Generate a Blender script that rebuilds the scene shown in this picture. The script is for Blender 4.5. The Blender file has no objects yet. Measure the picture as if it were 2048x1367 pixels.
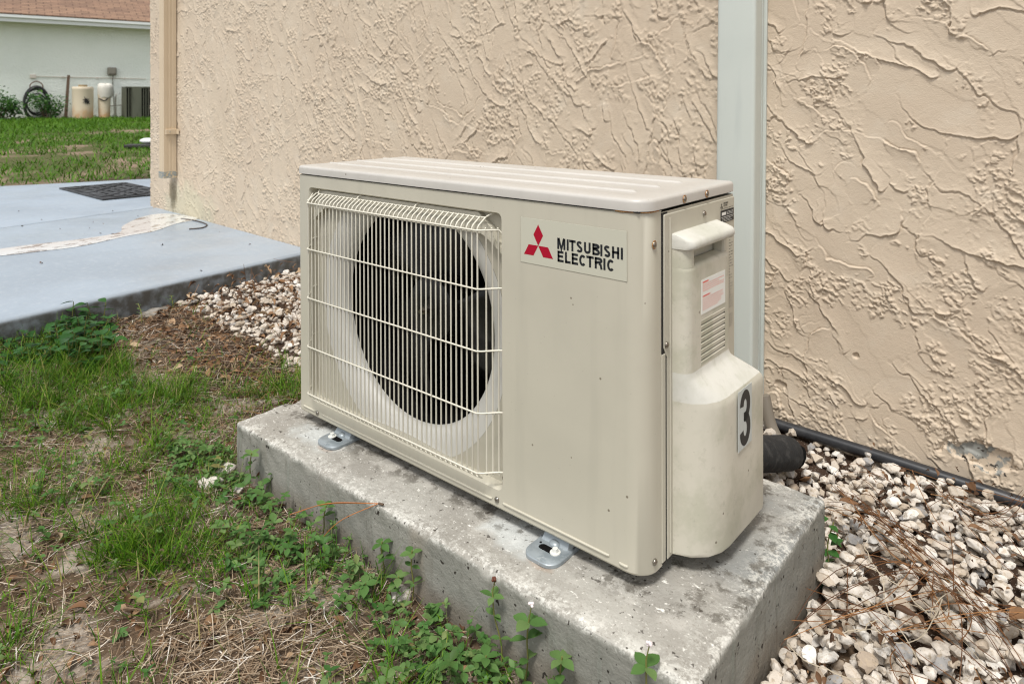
import bpy, bmesh, math, random
import numpy as np
from mathutils import Matrix, Vector, Euler

random.seed(7)
RNG = np.random.default_rng(7)
SC = bpy.context.scene
COL = SC.collection
R = math.radians

# ------------------------------------------------------------------ camera
CAM = np.array([1.2444, -0.8015, 0.6461])
FWD = np.array([-0.6459, 0.7633, -0.0139]); RGT = np.array([0.7633, 0.6460, 0.0057]); UPV = np.array([-0.0134, 0.0069, 0.9999])
FPX, PX0, PY0 = 1386.83, 1024.0, 210.2           # focal length and axis of the lens on a 2048 x 1367 print
cam = bpy.data.cameras.new('camera'); cam_ob = bpy.data.objects.new('camera', cam); COL.objects.link(cam_ob)
mw = Matrix.Identity(4)
for i in range(3):
    mw[i][0] = RGT[i]; mw[i][1] = UPV[i]; mw[i][2] = -FWD[i]; mw[i][3] = CAM[i]
cam_ob.matrix_world = mw
cam.sensor_width = 36.0; cam.sensor_fit = 'HORIZONTAL'
cam.lens = FPX/2048*36
cam.shift_y = (PY0-683.5)/2048
cam.clip_start = .02; cam.clip_end = 500
cam.dof.use_dof = True; cam.dof.focus_distance = 1.22; cam.dof.aperture_fstop = 9.0
SC.camera = cam_ob

# ------------------------------------------------------------------ light: bright overcast, softly from the front
SUN_EL, SUN_AZ = R(64), R(-70)                   # azimuth from +x, counter-clockwise (towards -y)
world = bpy.data.worlds.new('World'); SC.world = world; world.use_nodes = True
nt = world.node_tree; nt.nodes.clear()
sky = nt.nodes.new('ShaderNodeTexSky'); sky.sky_type = 'NISHITA'; sky.sun_disc = False
sky.sun_elevation = SUN_EL; sky.sun_rotation = math.pi/2 - SUN_AZ
sky.air_density = 1.0; sky.dust_density = 1.6; sky.ozone_density = 1.0; sky.altitude = 0
hs = nt.nodes.new('ShaderNodeHueSaturation'); hs.inputs['Saturation'].default_value = .16; hs.inputs['Value'].default_value = 1.0
bg = nt.nodes.new('ShaderNodeBackground'); bg.inputs[1].default_value = .09
wo = nt.nodes.new('ShaderNodeOutputWorld')
nt.links.new(sky.outputs[0], hs.inputs['Color']); nt.links.new(hs.outputs[0], bg.inputs[0]); nt.links.new(bg.outputs[0], wo.inputs[0])
sun = bpy.data.lights.new('sun', 'SUN'); sun.energy = 1.5; sun.angle = R(13); sun.color = (1, .97, .92)
sun_ob = bpy.data.objects.new('sun', sun); COL.objects.link(sun_ob)
sd = Vector((math.cos(SUN_EL)*math.cos(SUN_AZ), math.cos(SUN_EL)*math.sin(SUN_AZ), math.sin(SUN_EL)))
sun_ob.rotation_euler = sd.to_track_quat('Z', 'Y').to_euler()
sun_ob.location = (0, -6, 8)
SC.view_settings.view_transform = 'Standard'; SC.view_settings.look = 'None'
SC.view_settings.gamma = 1; SC.view_settings.use_curve_mapping = False
SC.view_settings.exposure = EXPOSURE = 1.08
SC.render.engine = 'CYCLES'
SC.cycles.filter_width = 1.15; SC.cycles.max_bounces = 8; SC.cycles.diffuse_bounces = 4

# ------------------------------------------------------------------ where a point of the print lies in the place
def ray(px, py): return FWD + (px-PX0)/FPX*RGT + (PY0-py)/FPX*UPV
def at_z(px, py, z): d = ray(px, py); return CAM + (z-CAM[2])/d[2]*d
def at_y(px, py, y): d = ray(px, py); return CAM + (y-CAM[1])/d[1]*d
TILT = -0.0115                                    # pad and unit lean a little in the ground
UM = np.array([[math.cos(TILT), 0, math.sin(TILT)], [0, 1, 0], [-math.sin(TILT), 0, math.cos(TILT)]])
def unit_at(px, py, axis, val):
    d = UM.T @ ray(px, py); c = UM.T @ CAM
    return c + (val-c[axis])/d[axis]*d

# ------------------------------------------------------------------ noise on the numpy side
def vnoise(x, y, seed):
    xi = np.floor(x).astype(np.int64); yi = np.floor(y).astype(np.int64)
    fx = x - xi; fy = y - yi
    fx = fx*fx*fx*(fx*(fx*6-15)+10); fy = fy*fy*fy*(fy*(fy*6-15)+10)
    def h(a, b):
        n = (a*374761393 + b*668265263 + seed*2147483647) & 0xFFFFFFFF
        n = ((n ^ (n >> 13)) * 1274126177) & 0xFFFFFFFF
        return ((n ^ (n >> 16)) & 0xFFFF) / 65535.0
    a = h(xi, yi); b = h(xi+1, yi); c = h(xi, yi+1); d = h(xi+1, yi+1)
    return (a*(1-fx)+b*fx)*(1-fy) + (c*(1-fx)+d*fx)*fy
def fbm(x, y, seed, octv=3):
    s = 0; a = .5; t = 0
    for i in range(octv):
        s = s + a*vnoise(x*2**i, y*2**i, seed+i*17); t += a; a *= .5
    return s/t
def sstep(a, b, x):
    t = np.clip((x-a)/(b-a), 0, 1); return t*t*(3-2*t)

# ------------------------------------------------------------------ objects
def tag(o, label=None, cat=None, group=None, kind=None):
    if label: o['label'] = label
    if cat: o['category'] = cat
    if group: o['group'] = group
    if kind: o['kind'] = kind
    return o
def empty(name, loc=(0, 0, 0), rot=(0, 0, 0)):
    o = bpy.data.objects.new(name, None); o.empty_display_size = .05
    o.location = loc; o.rotation_euler = rot; COL.objects.link(o); return o
def link(name, me, mat=None, parent=None):
    if mat is not None and not me.materials: me.materials.append(mat)
    o = bpy.data.objects.new(name, me); COL.objects.link(o)
    if parent is not None: o.parent = parent
    return o
def np_mesh(name, V, F, mat=None, parent=None, smooth=False, tint=None):
    V = np.asarray(V, np.float32).reshape(-1, 3); F = np.asarray(F, np.int32)
    me = bpy.data.meshes.new(name); k = F.shape[1]
    me.vertices.add(len(V)); me.vertices.foreach_set('co', V.ravel())
    me.loops.add(F.size); me.loops.foreach_set('vertex_index', F.ravel())
    me.polygons.add(len(F)); me.polygons.foreach_set('loop_start', np.arange(0, F.size, k, dtype=np.int32))
    me.polygons.foreach_set('loop_total', np.full(len(F), k, np.int32))
    me.polygons.foreach_set('use_smooth', np.full(len(F), smooth, bool))
    me.update(calc_edges=True)
    if tint is not None:
        at = me.attributes.new('tint', 'FLOAT', 'POINT'); at.data.foreach_set('value', np.asarray(tint, np.float32).ravel())
    return link(name, me, mat, parent)
def grid_faces(nx, ny):
    i = np.arange(nx-1)[None, :] + np.arange(ny-1)[:, None]*nx
    return np.stack([i, i+1, i+1+nx, i+nx], -1).reshape(-1, 4)
class MB:
    """collects simple shapes into one mesh"""
    def __init__(s): s.bm = bmesh.new()
    def box(s, c, size, rot=(0, 0, 0), bevel=0, seg=2):
        m = Matrix.Translation(c) @ Euler(rot).to_matrix().to_4x4() @ Matrix.Diagonal((*size, 1))
        r = bmesh.ops.create_cube(s.bm, size=1, matrix=m)
        if bevel:
            es = list({e for v in r['verts'] for e in v.link_edges})
            bmesh.ops.bevel(s.bm, geom=es, offset=bevel, segments=seg, affect='EDGES', profile=.5)
        return s
    def cyl(s, p0, p1, r0, r1=None, n=12, caps=True):
        p0 = Vector(p0); p1 = Vector(p1); d = p1-p0
        m = Matrix.Translation((p0+p1)/2) @ d.to_track_quat('Z', 'Y').to_matrix().to_4x4()
        bmesh.ops.create_cone(s.bm, cap_ends=caps, segments=n, radius1=r0, radius2=r0 if r1 is None else r1, depth=d.length, matrix=m)
        return s
    def ball(s, c, r, scale=(1, 1, 1), u=10, v=6):
        m = Matrix.Translation(c) @ Matrix.Diagonal((*scale, 1))
        bmesh.ops.create_uvsphere(s.bm, u_segments=u, v_segments=v, radius=r, matrix=m); return s
    def tube(s, pts, r, n=8, closed=False, caps=True):
        pts = [Vector(p) for p in pts]; N = len(pts)
        rs = r if isinstance(r, (list, tuple)) else [r]*N
        rings = []; up = None
        for i, p in enumerate(pts):
            a = pts[(i-1) % N] if (closed or i > 0) else p
            b = pts[(i+1) % N] if (closed or i < N-1) else p
            t = (b-a).normalized()
            if up is None: up = t.orthogonal().normalized()
            up = (up - t*up.dot(t)).normalized(); w = t.cross(up)
            rings.append([s.bm.verts.new(p + (up*math.cos(2*math.pi*k/n)+w*math.sin(2*math.pi*k/n))*rs[i]) for k in range(n)])
        for i in range(N if closed else N-1):
            A, B = rings[i], rings[(i+1) % N]
            for k in range(n): s.bm.faces.new((A[k], A[(k+1) % n], B[(k+1) % n], B[k]))
        if caps and not closed:
            s.bm.faces.new(rings[0][::-1]); s.bm.faces.new(rings[-1])
        return s
    def loft(s, rings, cap0=False, cap1=False, closed=True, skip=None):
        R_ = [[s.bm.verts.new(p) for p in r] for r in rings]; n = len(R_[0])
        for i in range(len(R_)-1):
            for k in range(n if closed else n-1):
                if skip and skip(i, k): continue
                s.bm.faces.new((R_[i][k], R_[i][(k+1) % n], R_[i+1][(k+1) % n], R_[i+1][k]))
        if cap0: s.bm.faces.new(R_[0][::-1])
        if cap1: s.bm.faces.new(R_[-1])
        return s
    def poly(s, pts):
        s.bm.faces.new([s.bm.verts.new(p) for p in pts]); return s
    def mesh(s, name, smooth=None):
        bmesh.ops.recalc_face_normals(s.bm, faces=s.bm.faces)
        me = bpy.data.meshes.new(name); s.bm.to_mesh(me); s.bm.free()
        if smooth is not None:
            me.polygons.foreach_set('use_smooth', [True]*len(me.polygons))
            if smooth < 180: me.set_sharp_from_angle(angle=R(smooth))
        return me
    def build(s, name, mat=None, parent=None, smooth=None): return link(name, s.mesh(name, smooth), mat, parent)
def arc(cx, cy, r, a0, a1, n):
    return [(cx+r*math.cos(R(a0+(a1-a0)*i/n)), cy+r*math.sin(R(a0+(a1-a0)*i/n))) for i in range(n+1)]
def spline(pts, n=6):
    """Catmull-Rom through pts"""
    P = [np.array(p, float) for p in pts]; P = [2*P[0]-P[1]]+P+[2*P[-1]-P[-2]]; out = []
    for i in range(1, len(P)-2):
        for k in range(n):
            t = k/n
            out.append(.5*((2*P[i])+(-P[i-1]+P[i+1])*t+(2*P[i-1]-5*P[i]+4*P[i+1]-P[i+2])*t*t+(-P[i-1]+3*P[i]-3*P[i+1]+P[i+2])*t**3))
    out.append(P[-2]); return [tuple(p) for p in out]

# ------------------------------------------------------------------ materials
def srgb(*c):
    return tuple((v/255/12.92 if v/255 <= .04045 else ((v/255+.055)/1.055)**2.4) for v in c)
class Mat:
    def __init__(s, name, col, rough=.6, metal=0, spec=.5):
        s.m = bpy.data.materials.new(name); s.m.use_nodes = True; s.t = s.m.node_tree; s.b = s.t.nodes['Principled BSDF']
        s.b.inputs['Roughness'].default_value = rough; s.b.inputs['Metallic'].default_value = metal
        s.b.inputs['Specular IOR Level'].default_value = spec
        s.col = s.n('ShaderNodeRGB'); s.col.outputs[0].default_value = (*col, 1); s.out = s.col.outputs[0]; s.h = None
        s.co = None; s.l(s.out, s.b.inputs['Base Color'])
    def n(s, t, **kw):
        x = s.t.nodes.new(t)
        for k, v in kw.items(): setattr(x, k, v)
        return x
    def l(s, a, b): s.t.links.new(a, b)
    def coord(s, scale=(1, 1, 1)):
        if s.co is None: s.co = s.n('ShaderNodeTexCoord')
        if scale == (1, 1, 1): return s.co.outputs['Object']
        mp = s.n('ShaderNodeMapping'); mp.inputs['Scale'].default_value = scale; s.l(s.co.outputs['Object'], mp.inputs[0]); return mp.outputs[0]
    def noise(s, scale, detail=3, rough=.55, stretch=(1, 1, 1), dist=0):
        x = s.n('ShaderNodeTexNoise'); x.inputs['Scale'].default_value = scale; x.inputs['Detail'].default_value = detail
        x.inputs['Roughness'].default_value = rough; x.inputs['Distortion'].default_value = dist
        s.l(s.coord(stretch), x.inputs['Vector']); return x.outputs[0]
    def voro(s, scale, feature='F1', stretch=(1, 1, 1), rand=1):
        x = s.n('ShaderNodeTexVoronoi', feature=feature); x.inputs['Scale'].default_value = scale; x.inputs['Randomness'].default_value = rand
        s.l(s.coord(stretch), x.inputs['Vector']); return x.outputs['Distance']
    def rng(s, v, a, b, c=0, d=1):
        x = s.n('ShaderNodeMapRange', interpolation_type='SMOOTHSTEP')
        for i, q in enumerate((a, b, c, d)): x.inputs[i+1].default_value = q
        s.l(v, x.inputs[0]); return x.outputs[0]
    def math(s, op, a, b=0):
        x = s.n('ShaderNodeMath', operation=op)
        for i, q in enumerate((a, b)):
            if hasattr(q, 'is_linked'): s.l(q, x.inputs[i])
            else: x.inputs[i].default_value = q
        return x.outputs[0]
    def axis(s, k):
        x = s.n('ShaderNodeSeparateXYZ'); s.l(s.coord(), x.inputs[0]); return x.outputs[k]
    def attr(s, name='tint'):
        x = s.n('ShaderNodeAttribute', attribute_name=name); return x.outputs['Fac']
    def mix(s, fac, col, blend='MIX'):
        x = s.n('ShaderNodeMix', data_type='RGBA', blend_type=blend)
        if hasattr(fac, 'is_linked'): s.l(fac, x.inputs[0])
        else: x.inputs[0].default_value = fac
        s.l(s.out, x.inputs[6])
        if hasattr(col, 'is_linked'): s.l(col, x.inputs[7])
        else: x.inputs[7].default_value = (*col, 1)
        s.out = x.outputs[2]; s.l(s.out, s.b.inputs['Base Color']); return s
    def ramp(s, fac, stops):
        x = s.n('ShaderNodeValToRGB'); e = x.color_ramp.elements
        while len(e) < len(stops): e.new(.5)
        for q, (p, c) in zip(e, stops): q.position = p; q.color = (*c, 1)
        s.l(fac, x.inputs[0]); s.out = x.outputs[0]; s.l(s.out, s.b.inputs['Base Color']); return s
    def bump(s, h, strength=.3, dist=.002):
        x = s.n('ShaderNodeBump'); x.inputs['Strength'].default_value = strength; x.inputs['Distance'].default_value = dist
        s.l(h, x.inputs['Height'])
        if s.h is not None: s.l(s.h, x.inputs['Normal'])
        s.h = x.outputs[0]; s.l(s.h, s.b.inputs['Normal']); return s
    def roughness(s, v): s.l(v, s.b.inputs['Roughness']); return s

def m_stucco():
    m = Mat('painted_stucco', srgb(197, 181, 160), .75, spec=.3)
    m.mix(m.rng(m.noise(3.0, 4), .35, .7), srgb(192, 175, 154)); m.mix(m.rng(m.noise(14, 3), .5, .8, 0, .5), srgb(206, 194, 176))
    m.mix(m.rng(m.noise(1.3, 5, .65), .58, .72, 0, .35), srgb(182, 166, 143))
    # stain fan under the downspout and a bare patch low on the wall
    def spot(x, z, rx, rz, fuzz, sharp=.15, nscale=16):
        a = m.math('DIVIDE', m.math('SUBTRACT', m.axis(0), x), rx); b = m.math('DIVIDE', m.math('SUBTRACT', m.axis(2), z), rz)
        d = m.math('SQRT', m.math('ADD', m.math('MULTIPLY', a, a), m.math('MULTIPLY', b, b)))
        d = m.math('ADD', d, m.math('MULTIPLY', m.math('SUBTRACT', m.noise(nscale, 4), .5), fuzz))
        return m.rng(d, 1, 1-sharp, 0, 1)
    m.mix(m.math('MULTIPLY', spot(-2.44, .02, .34, .17, 1.2, .5, 9), .55), srgb(186, 184, 160))
    m.mix(m.math('MULTIPLY', spot(-2.63, .10, .06, .12, 1.2, .6, 14), .8), srgb(128, 116, 92))
    m.mix(m.math('MULTIPLY', spot(BARE[0], BARE[1]+.004, .056, .026, 1.5, .12, 30), m.rng(m.noise(42, 3), .44, .52)), srgb(138, 138, 132)); m.mix(m.math('MULTIPLY', spot(BARE[0], BARE[1], .060, .028, 1.5, .15, 24), m.rng(m.noise(110, 3), .60, .68)), srgb(70, 64, 58))
    m.bump(m.noise(420, 2), .35, .0014).bump(m.noise(110, 4, .65), .35, .0024)
    return m.m
BARE = (1.087, -.037)
# ================================================================== THE SETTING
def gbase(x, y):
    x = np.asarray(x, float); y = np.asarray(y, float)
    z = -.128 + .042*sstep(-.15, -1.15, x)
    z = z + .075*sstep(-1.6, -4.2, x) - .022*sstep(.55, 1.0, x)*sstep(-.6, -.1, y)
    z = z + .03*sstep(-4.4, -9, x)
    return z
def gz(x, y):
    near = sstep(3.2, 1.8, np.hypot(np.asarray(x)-.1, np.asarray(y)))
    return gbase(x, y) + near*(.020*(fbm(np.asarray(x)*7+40, np.asarray(y)*7+40, 3)-.5) + .008*(fbm(np.asarray(x)*38+40, np.asarray(y)*38+40, 4, 2)-.5))
def gravel_mask(x, y):
    e = .05*(fbm(x*6+9, y*6+9, 21)-.5)
    left = sstep(.265, .315, y+e)*sstep(.95, .9, x)
    right = sstep(.86, .90, x+e*.3)*sstep(-.9, -.5, y)
    return np.maximum(left, right)
def axis_pts(lo, a, b, hi, h, n):
    inner = np.arange(a, b+h*.5, h)
    l = a - (a-lo)*(np.linspace(0, 1, n)[1:]**2.6); r = b + (hi-b)*(np.linspace(0, 1, n)[1:]**2.6)
    return np.concatenate([l[::-1], inner, r])
gx = axis_pts(-140, -1.7, 1.9, 90, .014, 26); gy = axis_pts(-90, -1.0, 1.0, 140, .014, 26)
GX, GY = np.meshgrid(gx, gy)
def m_ground():
    m = Mat('sandy_soil', srgb(92, 76, 60), .95, spec=.15)
    m.mix(m.rng(m.noise(7, 5, .6), .50, .66), srgb(166, 155, 142))
    m.mix(m.rng(m.noise(4.2, 5, .6), .52, .66), srgb(66, 53, 42))
    # dark mulch close to the walkway and under the gravel
    y = m.axis(1); x = m.axis(0)
    mul = m.math('MULTIPLY', m.rng(y, -.02, .12), m.rng(m.math('ADD', x, m.math('MULTIPLY', m.noise(6), .3)), -.10, -.35))
    mul = m.math('MAXIMUM', mul, m.rng(m.math('ADD', y, m.math('MULTIPLY', m.noise(9), .1)), .30, .36))
    mul = m.math('MULTIPLY', mul, m.rng(x, -5.0, -4.2))
    m.mix(mul, srgb(62, 48, 38))
    lawn = m.rng(x, -4.2, -5.0)
    m.mix(lawn, srgb(82, 84, 48)); m.mix(m.math('MULTIPLY', lawn, m.rng(m.noise(.9, 4), .50, .62)), srgb(146, 124, 108))
    m.mix(m.rng(m.noise(160, 2), .56, .7, 0, .5), srgb(52, 42, 34)); m.mix(m.rng(m.noise(240, 2), .6, .72, 0, .6), srgb(196, 188, 176))
    m.bump(m.noise(130, 4), .6, .006)
    return m.m
tag(np_mesh('ground', np.stack([GX, GY, gz(GX, GY)], -1), grid_faces(len(gx), len(gy)), m_ground(), smooth=True), kind='structure')

# ------------------------------------------------------------------ walkway: two painted concrete slabs with a joint
def m_walk():
    m = Mat('grey_painted_concrete', srgb(156, 168, 180), .42, spec=.5)
    m.mix(m.rng(m.noise(2.2, 5), .4, .68), srgb(146, 157, 168)); m.mix(m.rng(m.noise(45, 4), .5, .78, 0, .35), srgb(184, 190, 194))
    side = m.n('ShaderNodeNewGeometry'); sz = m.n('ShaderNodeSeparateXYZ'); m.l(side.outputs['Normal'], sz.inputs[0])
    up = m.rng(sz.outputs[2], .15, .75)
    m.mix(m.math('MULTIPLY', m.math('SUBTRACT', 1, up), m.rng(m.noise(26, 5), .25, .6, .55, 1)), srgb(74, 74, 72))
    m.mix(m.rng(m.voro(30), .06, .03, 0, .7), srgb(98, 96, 90))
    m.roughness(m.rng(m.noise(5, 4), .3, .7, .28, .5)); m.bump(m.noise(60, 4), .25, .0025).bump(m.noise(8, 3), .12, .006)
    return m.m
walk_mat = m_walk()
walk = tag(empty('walkway', (-2.2, .3, -.09)), kind='structure')
def slab(pts, top=-.005, bot=-.16, r=.018):
    c = Vector((-2.2, .3, -.09)); P = [Vector((p[0], p[1], 0))-Vector((c.x, c.y, 0)) for p in pts]
    n = len(P)
    def inset(d):
        out = []
        for i in range(n):
            a, b, e = P[i-1], P[i], P[(i+1) % n]
            n1 = (b-a).normalized(); n2 = (e-b).normalized()
            n1 = Vector((-n1.y, n1.x, 0)); n2 = Vector((-n2.y, n2.x, 0)); h = (n1+n2).normalized()
            out.append(b+h*d/max(.3, h.dot(n1)))
        return out
    rings = [[(p.x, p.y, bot-c.z) for p in P]]
    for k in range(6):
        a = k/5*math.pi/2
        rings.append([(p.x, p.y, top-r+r*math.sin(a)-c.z) for p in inset(r*(1-math.cos(a)))])
    return MB().loft(rings, cap0=True, cap1=True).build('slab', walk_mat, walk, 40)
E1 = lambda y: -1.1484-.0954*(y+.2373)           # edge towards the unit
J = lambda y: -2.7941-.119*(y-.152)              # joint
Bk = lambda y: -4.591+.344*(y-.578)              # far edge at the lawn
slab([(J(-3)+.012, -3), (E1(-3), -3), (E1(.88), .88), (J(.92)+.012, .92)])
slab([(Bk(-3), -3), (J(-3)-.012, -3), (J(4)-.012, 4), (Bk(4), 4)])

def m_water():
    m = Mat('sky_painted_water', srgb(208, 210, 209), .06, spec=.5); m.b.inputs['IOR'].default_value = 1.95  # pale base colour stands in for bright sky reflected in the puddle
    m.mix(m.rng(m.noise(17, 6, .75, stretch=(1, .55, 1)), .53, .57, 0, .9), srgb(128, 118, 110))
    m.bump(m.noise(7, 2), .012, .01)
    return m.m
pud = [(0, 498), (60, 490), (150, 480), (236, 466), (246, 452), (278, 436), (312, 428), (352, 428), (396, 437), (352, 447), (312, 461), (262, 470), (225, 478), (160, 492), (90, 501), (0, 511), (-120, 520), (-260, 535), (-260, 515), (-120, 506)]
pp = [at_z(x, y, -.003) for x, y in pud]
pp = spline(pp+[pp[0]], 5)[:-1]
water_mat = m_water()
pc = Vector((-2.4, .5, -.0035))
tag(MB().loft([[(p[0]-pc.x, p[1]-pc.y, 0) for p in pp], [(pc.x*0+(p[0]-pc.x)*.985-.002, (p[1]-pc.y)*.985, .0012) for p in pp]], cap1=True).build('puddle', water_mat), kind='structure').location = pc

MB().loft([[(J(-3)-.013+2.2, -3.3, z), (J(-3)+.013+2.2, -3.3, z), (J(4)+.013+2.2, 3.7, z), (J(4)-.013+2.2, 3.7, z)] for z in (-.06, .074)], cap0=True, cap1=True).build('joint', Mat('joint_filler', srgb(70, 66, 64), .9).m, walk)

# ------------------------------------------------------------------ the stucco house wall
WK, WY = -.016, .86
def wall_y(x): return WY+WK*x
def wall_at(px, py, off=0):
    d = ray(px, py); t = (WY-off+WK*CAM[0]-CAM[1])/(d[1]-WK*d[0]); return CAM+t*d
BARE = tuple(wall_at(1962, 918)[[0, 2]])
def stucco_height(gx, gz_, seed=3, tk=1.0, gk=1.0, th0=-48, wsc=1.0, nsc=1.0):
    rng = np.random.default_rng(seed)
    X, Z = np.meshgrid(gx, gz_)
    H = .0015*fbm(X*9+50, Z*9+50, 5)
    rag = (fbm(X*95+500, Z*95+500, 11)-.5); rag2 = (fbm(X*22+500, Z*22+500, 12)-.5)
    area = (gx[-1]-gx[0])*(gz_[-1]-gz_[0])
    def strokes(n, lmin, lmax, wmin, wmax, tmin, tmax):
        for _ in range(int(n*nsc)):
            cx = rng.uniform(gx[0]-.05, gx[-1]+.05); cz = rng.uniform(gz_[0]-.05, gz_[-1]+.05)
            th = np.radians(rng.normal(th0, 24) if rng.random() < .75 else rng.uniform(-180, 180))
            L = rng.uniform(lmin, lmax)/2; Wd = wsc*rng.uniform(wmin, wmax)/2; t = tk*rng.uniform(tmin, tmax)
            e = L+Wd+.02; bend = rng.normal(0, .6); fl = 1 if rng.random() < .85 else -1
            i0, i1 = np.searchsorted(gx, [cx-e, cx+e]); j0, j1 = np.searchsorted(gz_, [cz-e, cz+e])
            if i1-i0 < 3 or j1-j0 < 3: continue
            x = X[j0:j1, i0:i1]-cx; z = Z[j0:j1, i0:i1]-cz
            u = x*np.cos(th)+z*np.sin(th); v = -x*np.sin(th)+z*np.cos(th)
            v = v + bend*(u*u)/(L+.02)*.3
            r1 = rag[j0:j1, i0:i1]; r2 = rag2[j0:j1, i0:i1]
            v = v + r2*.028 + r1*.006; uu = u + r2*.03 + r1*.008
            qx = np.abs(uu)-L+Wd*.6; qz = np.abs(v)-Wd+Wd*.6
            d = np.hypot(np.maximum(qx, 0), np.maximum(qz, 0)) + np.minimum(np.maximum(qx, qz), 0) - Wd*.6
            ins = sstep(.0006, -.0012, d)
            ramp = np.clip(.5-.5*v/Wd*fl, 0, 1)**2.3*np.clip(.62+.38*uu/L, .15, 1)
            plate = t*ramp + np.exp(-((d+.0022)/.0020)**2)*ramp*.0016
            h = H[j0:j1, i0:i1]
            H[j0:j1, i0:i1] = h*(1-ins) + ins*(np.maximum(h*.35, 0)+plate) - gk*.0022*np.exp(-((d-.0015)/.0014)**2)*ramp**.6*(.3+1.4*np.clip(r2+.5, 0, 1))
    def grains(k, sg, gate0):
        gate = sstep(gate0, gate0+.09, fbm(X*9+70, Z*9+70, sg)+.30*(fbm(X*34+70, Z*34+70, sg+5)-.5))
        wx = X*.77-Z*.64+.010*fbm(X*60+90, Z*60+90, sg+21)+9; wz = X*.64+Z*.77+.010*fbm(X*55+90, Z*63+90, sg+22)+9
        return k*gate*sstep(.54, .66, fbm(wx*118, wz*175, sg+9, 2))*(.4+1.2*fbm(X*50+90, Z*50+90, sg+3))
    strokes(int(area*130), .08, .26, .04, .10, .0030, .0062)
    H += grains(.0028, 31, .53)
    strokes(int(area*65), .08, .30, .025, .08, .0030, .0068)
    H += grains(.0028, 61, .585)
    strokes(int(area*40), .08, .26, .025, .07, .0030, .0068)
    H += grains(.0024, 91, .64)
    return X, Z, H
def wall_axis():
    x = [-2.952]
    while x[-1] < .59: x.append(x[-1]+.0026+.0018*max(0, min(1, (.6-x[-1])/3.5)))
    return np.array(x)
WX, WZ, WH = stucco_height(np.concatenate([np.arange(.588, 1.19, .0016), np.arange(1.194, 1.62, .0045)]), np.concatenate([np.arange(-.17, .94, .0018), np.arange(.943, 1.36, .005)]), 12, .85, .85)
# the bare patch: plaster fallen away with a stepped, ragged edge
bd = np.hypot((WX-BARE[0])/.056, (WZ-BARE[1]-.004)/.026)+1.5*(fbm(WX*34+50, WZ*34+50, 77)-.5)+.35*(fbm(WX*120+50, WZ*120+50, 78)-.5)
WH = WH*sstep(.7, 1.05, bd) - .007*sstep(1.02, .93, bd) + .0045*sstep(.62, .4, np.hypot((WX-BARE[0]+.018)/.03, (WZ-BARE[1])/.018)+.5*(fbm(WX*40+50, WZ*40+50, 79)-.5))
for cx_, cz_, rr in ((wall_at(1712, 712)[0], wall_at(1712, 712)[2], .007), (wall_at(1560, 770)[0], wall_at(1560, 770)[2], .012)):
    WH -= .005*sstep(1.1, .8, np.hypot((WX-cx_)/rr, (WZ-cz_)/rr)+1.1*(fbm(WX*150+50, WZ*150+50, 80)-.5))
stucco = m_stucco()
house = tag(empty('stucco_house', (0, WY, 0), (0, 0, math.atan(WK))), 'beige stucco house wall with rough trowelled plaster behind the outdoor unit', 'house')
np_mesh('wall', np.stack([WX, -WH, WZ], -1), grid_faces(WX.shape[1], WX.shape[0]), stucco, house, smooth=True)
wx_ = wall_axis(); WX, WZ, WH = stucco_height(wx_, np.arange(-.17, 1.36, .0033), 3, .80, 1.5, -70, .68, 1.35)
np_mesh('wall', np.stack([WX, -WH+.012*sstep(.02, 0, WX-wx_[0])**2, WZ], -1), grid_faces(WX.shape[1], WX.shape[0]), stucco, house, smooth=True)
MB().box((.13, .10, 2.03), (6.164, .2, 1.34)).build('upper_wall', stucco, house)
MB().box((2.41, .098, .595), (1.60, .2, 1.528)).build('end_wall', stucco, house)
sv = []; sy = np.arange(0, .32, .006); sz = np.arange(-.17, 1.36, .006)
SY, SZ = np.meshgrid(sy, sz); SH = .004*fbm(SY*40+5, SZ*40+5, 8)*sstep(.45, .6, fbm(SY*18+5, SZ*18+5, 9))
np_mesh('side_wall', np.stack([wx_[0]-SH+.0*SY, SY+.010, SZ], -1), grid_faces(len(sy), len(sz))[:, ::-1], stucco, house, smooth=True)
MB().box((-2.85, 2.3, 1.26), (.2, 4.0, 2.88)).box((-2.77, .30, .6), (.36, .5, 1.54)).build('return_wall', stucco, house)

# ------------------------------------------------------------------ downspout
m = Mat('beige_painted_metal', srgb(196, 177, 150), .5); m.mix(m.rng(m.noise(4, 3), .45, .75, 0, .4), srgb(186, 167, 140)); beige_metal = m.m
m = Mat('galvanised_band', srgb(150, 158, 160), .45, metal=.6); m.mix(m.rng(m.noise(90, 3), .48, .6), srgb(206, 190, 160)); band_mat = m.m
dx = -2.608; dsp = tag(empty('downspout', (dx, wall_y(dx)-.006, .19), (0, 0, math.atan(WK))), 'beige rectangular downspout at the left corner of the stucco house', 'downspout')
d0 = .066; w0 = .060
def ribbed(z0, z1, nm, mat, grow=0):
    pr = []
    w, d = w0/2+grow, d0+grow
    for a, b in (((-w, 0), (-w, -d)), ((-w, -d), (w, -d)), ((w, -d), (w, 0)), ((w, 0), (-w, 0))):
        for k in range(8):
            t = k/8; x = a[0]+(b[0]-a[0])*t; y = a[1]+(b[1]-a[1])*t
            nx, ny = (b[1]-a[1]), -(b[0]-a[0]); L = math.hypot(nx, ny)
            g = -.0010 if k in (3, 5) else 0
            pr.append((x-nx/L*g*-1*0+(-nx/L)*g*-1, y+(-ny/L)*g*-1))
    return MB().loft([[(x, y, z0) for x, y in pr], [(x, y, z1) for x, y in pr]], cap0=True, cap1=True).build(nm, mat, dsp)
ribbed(.02, 2.3, 'pipe', beige_metal); ribbed(0, .035, 'end_band', band_mat, .0025)
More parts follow.
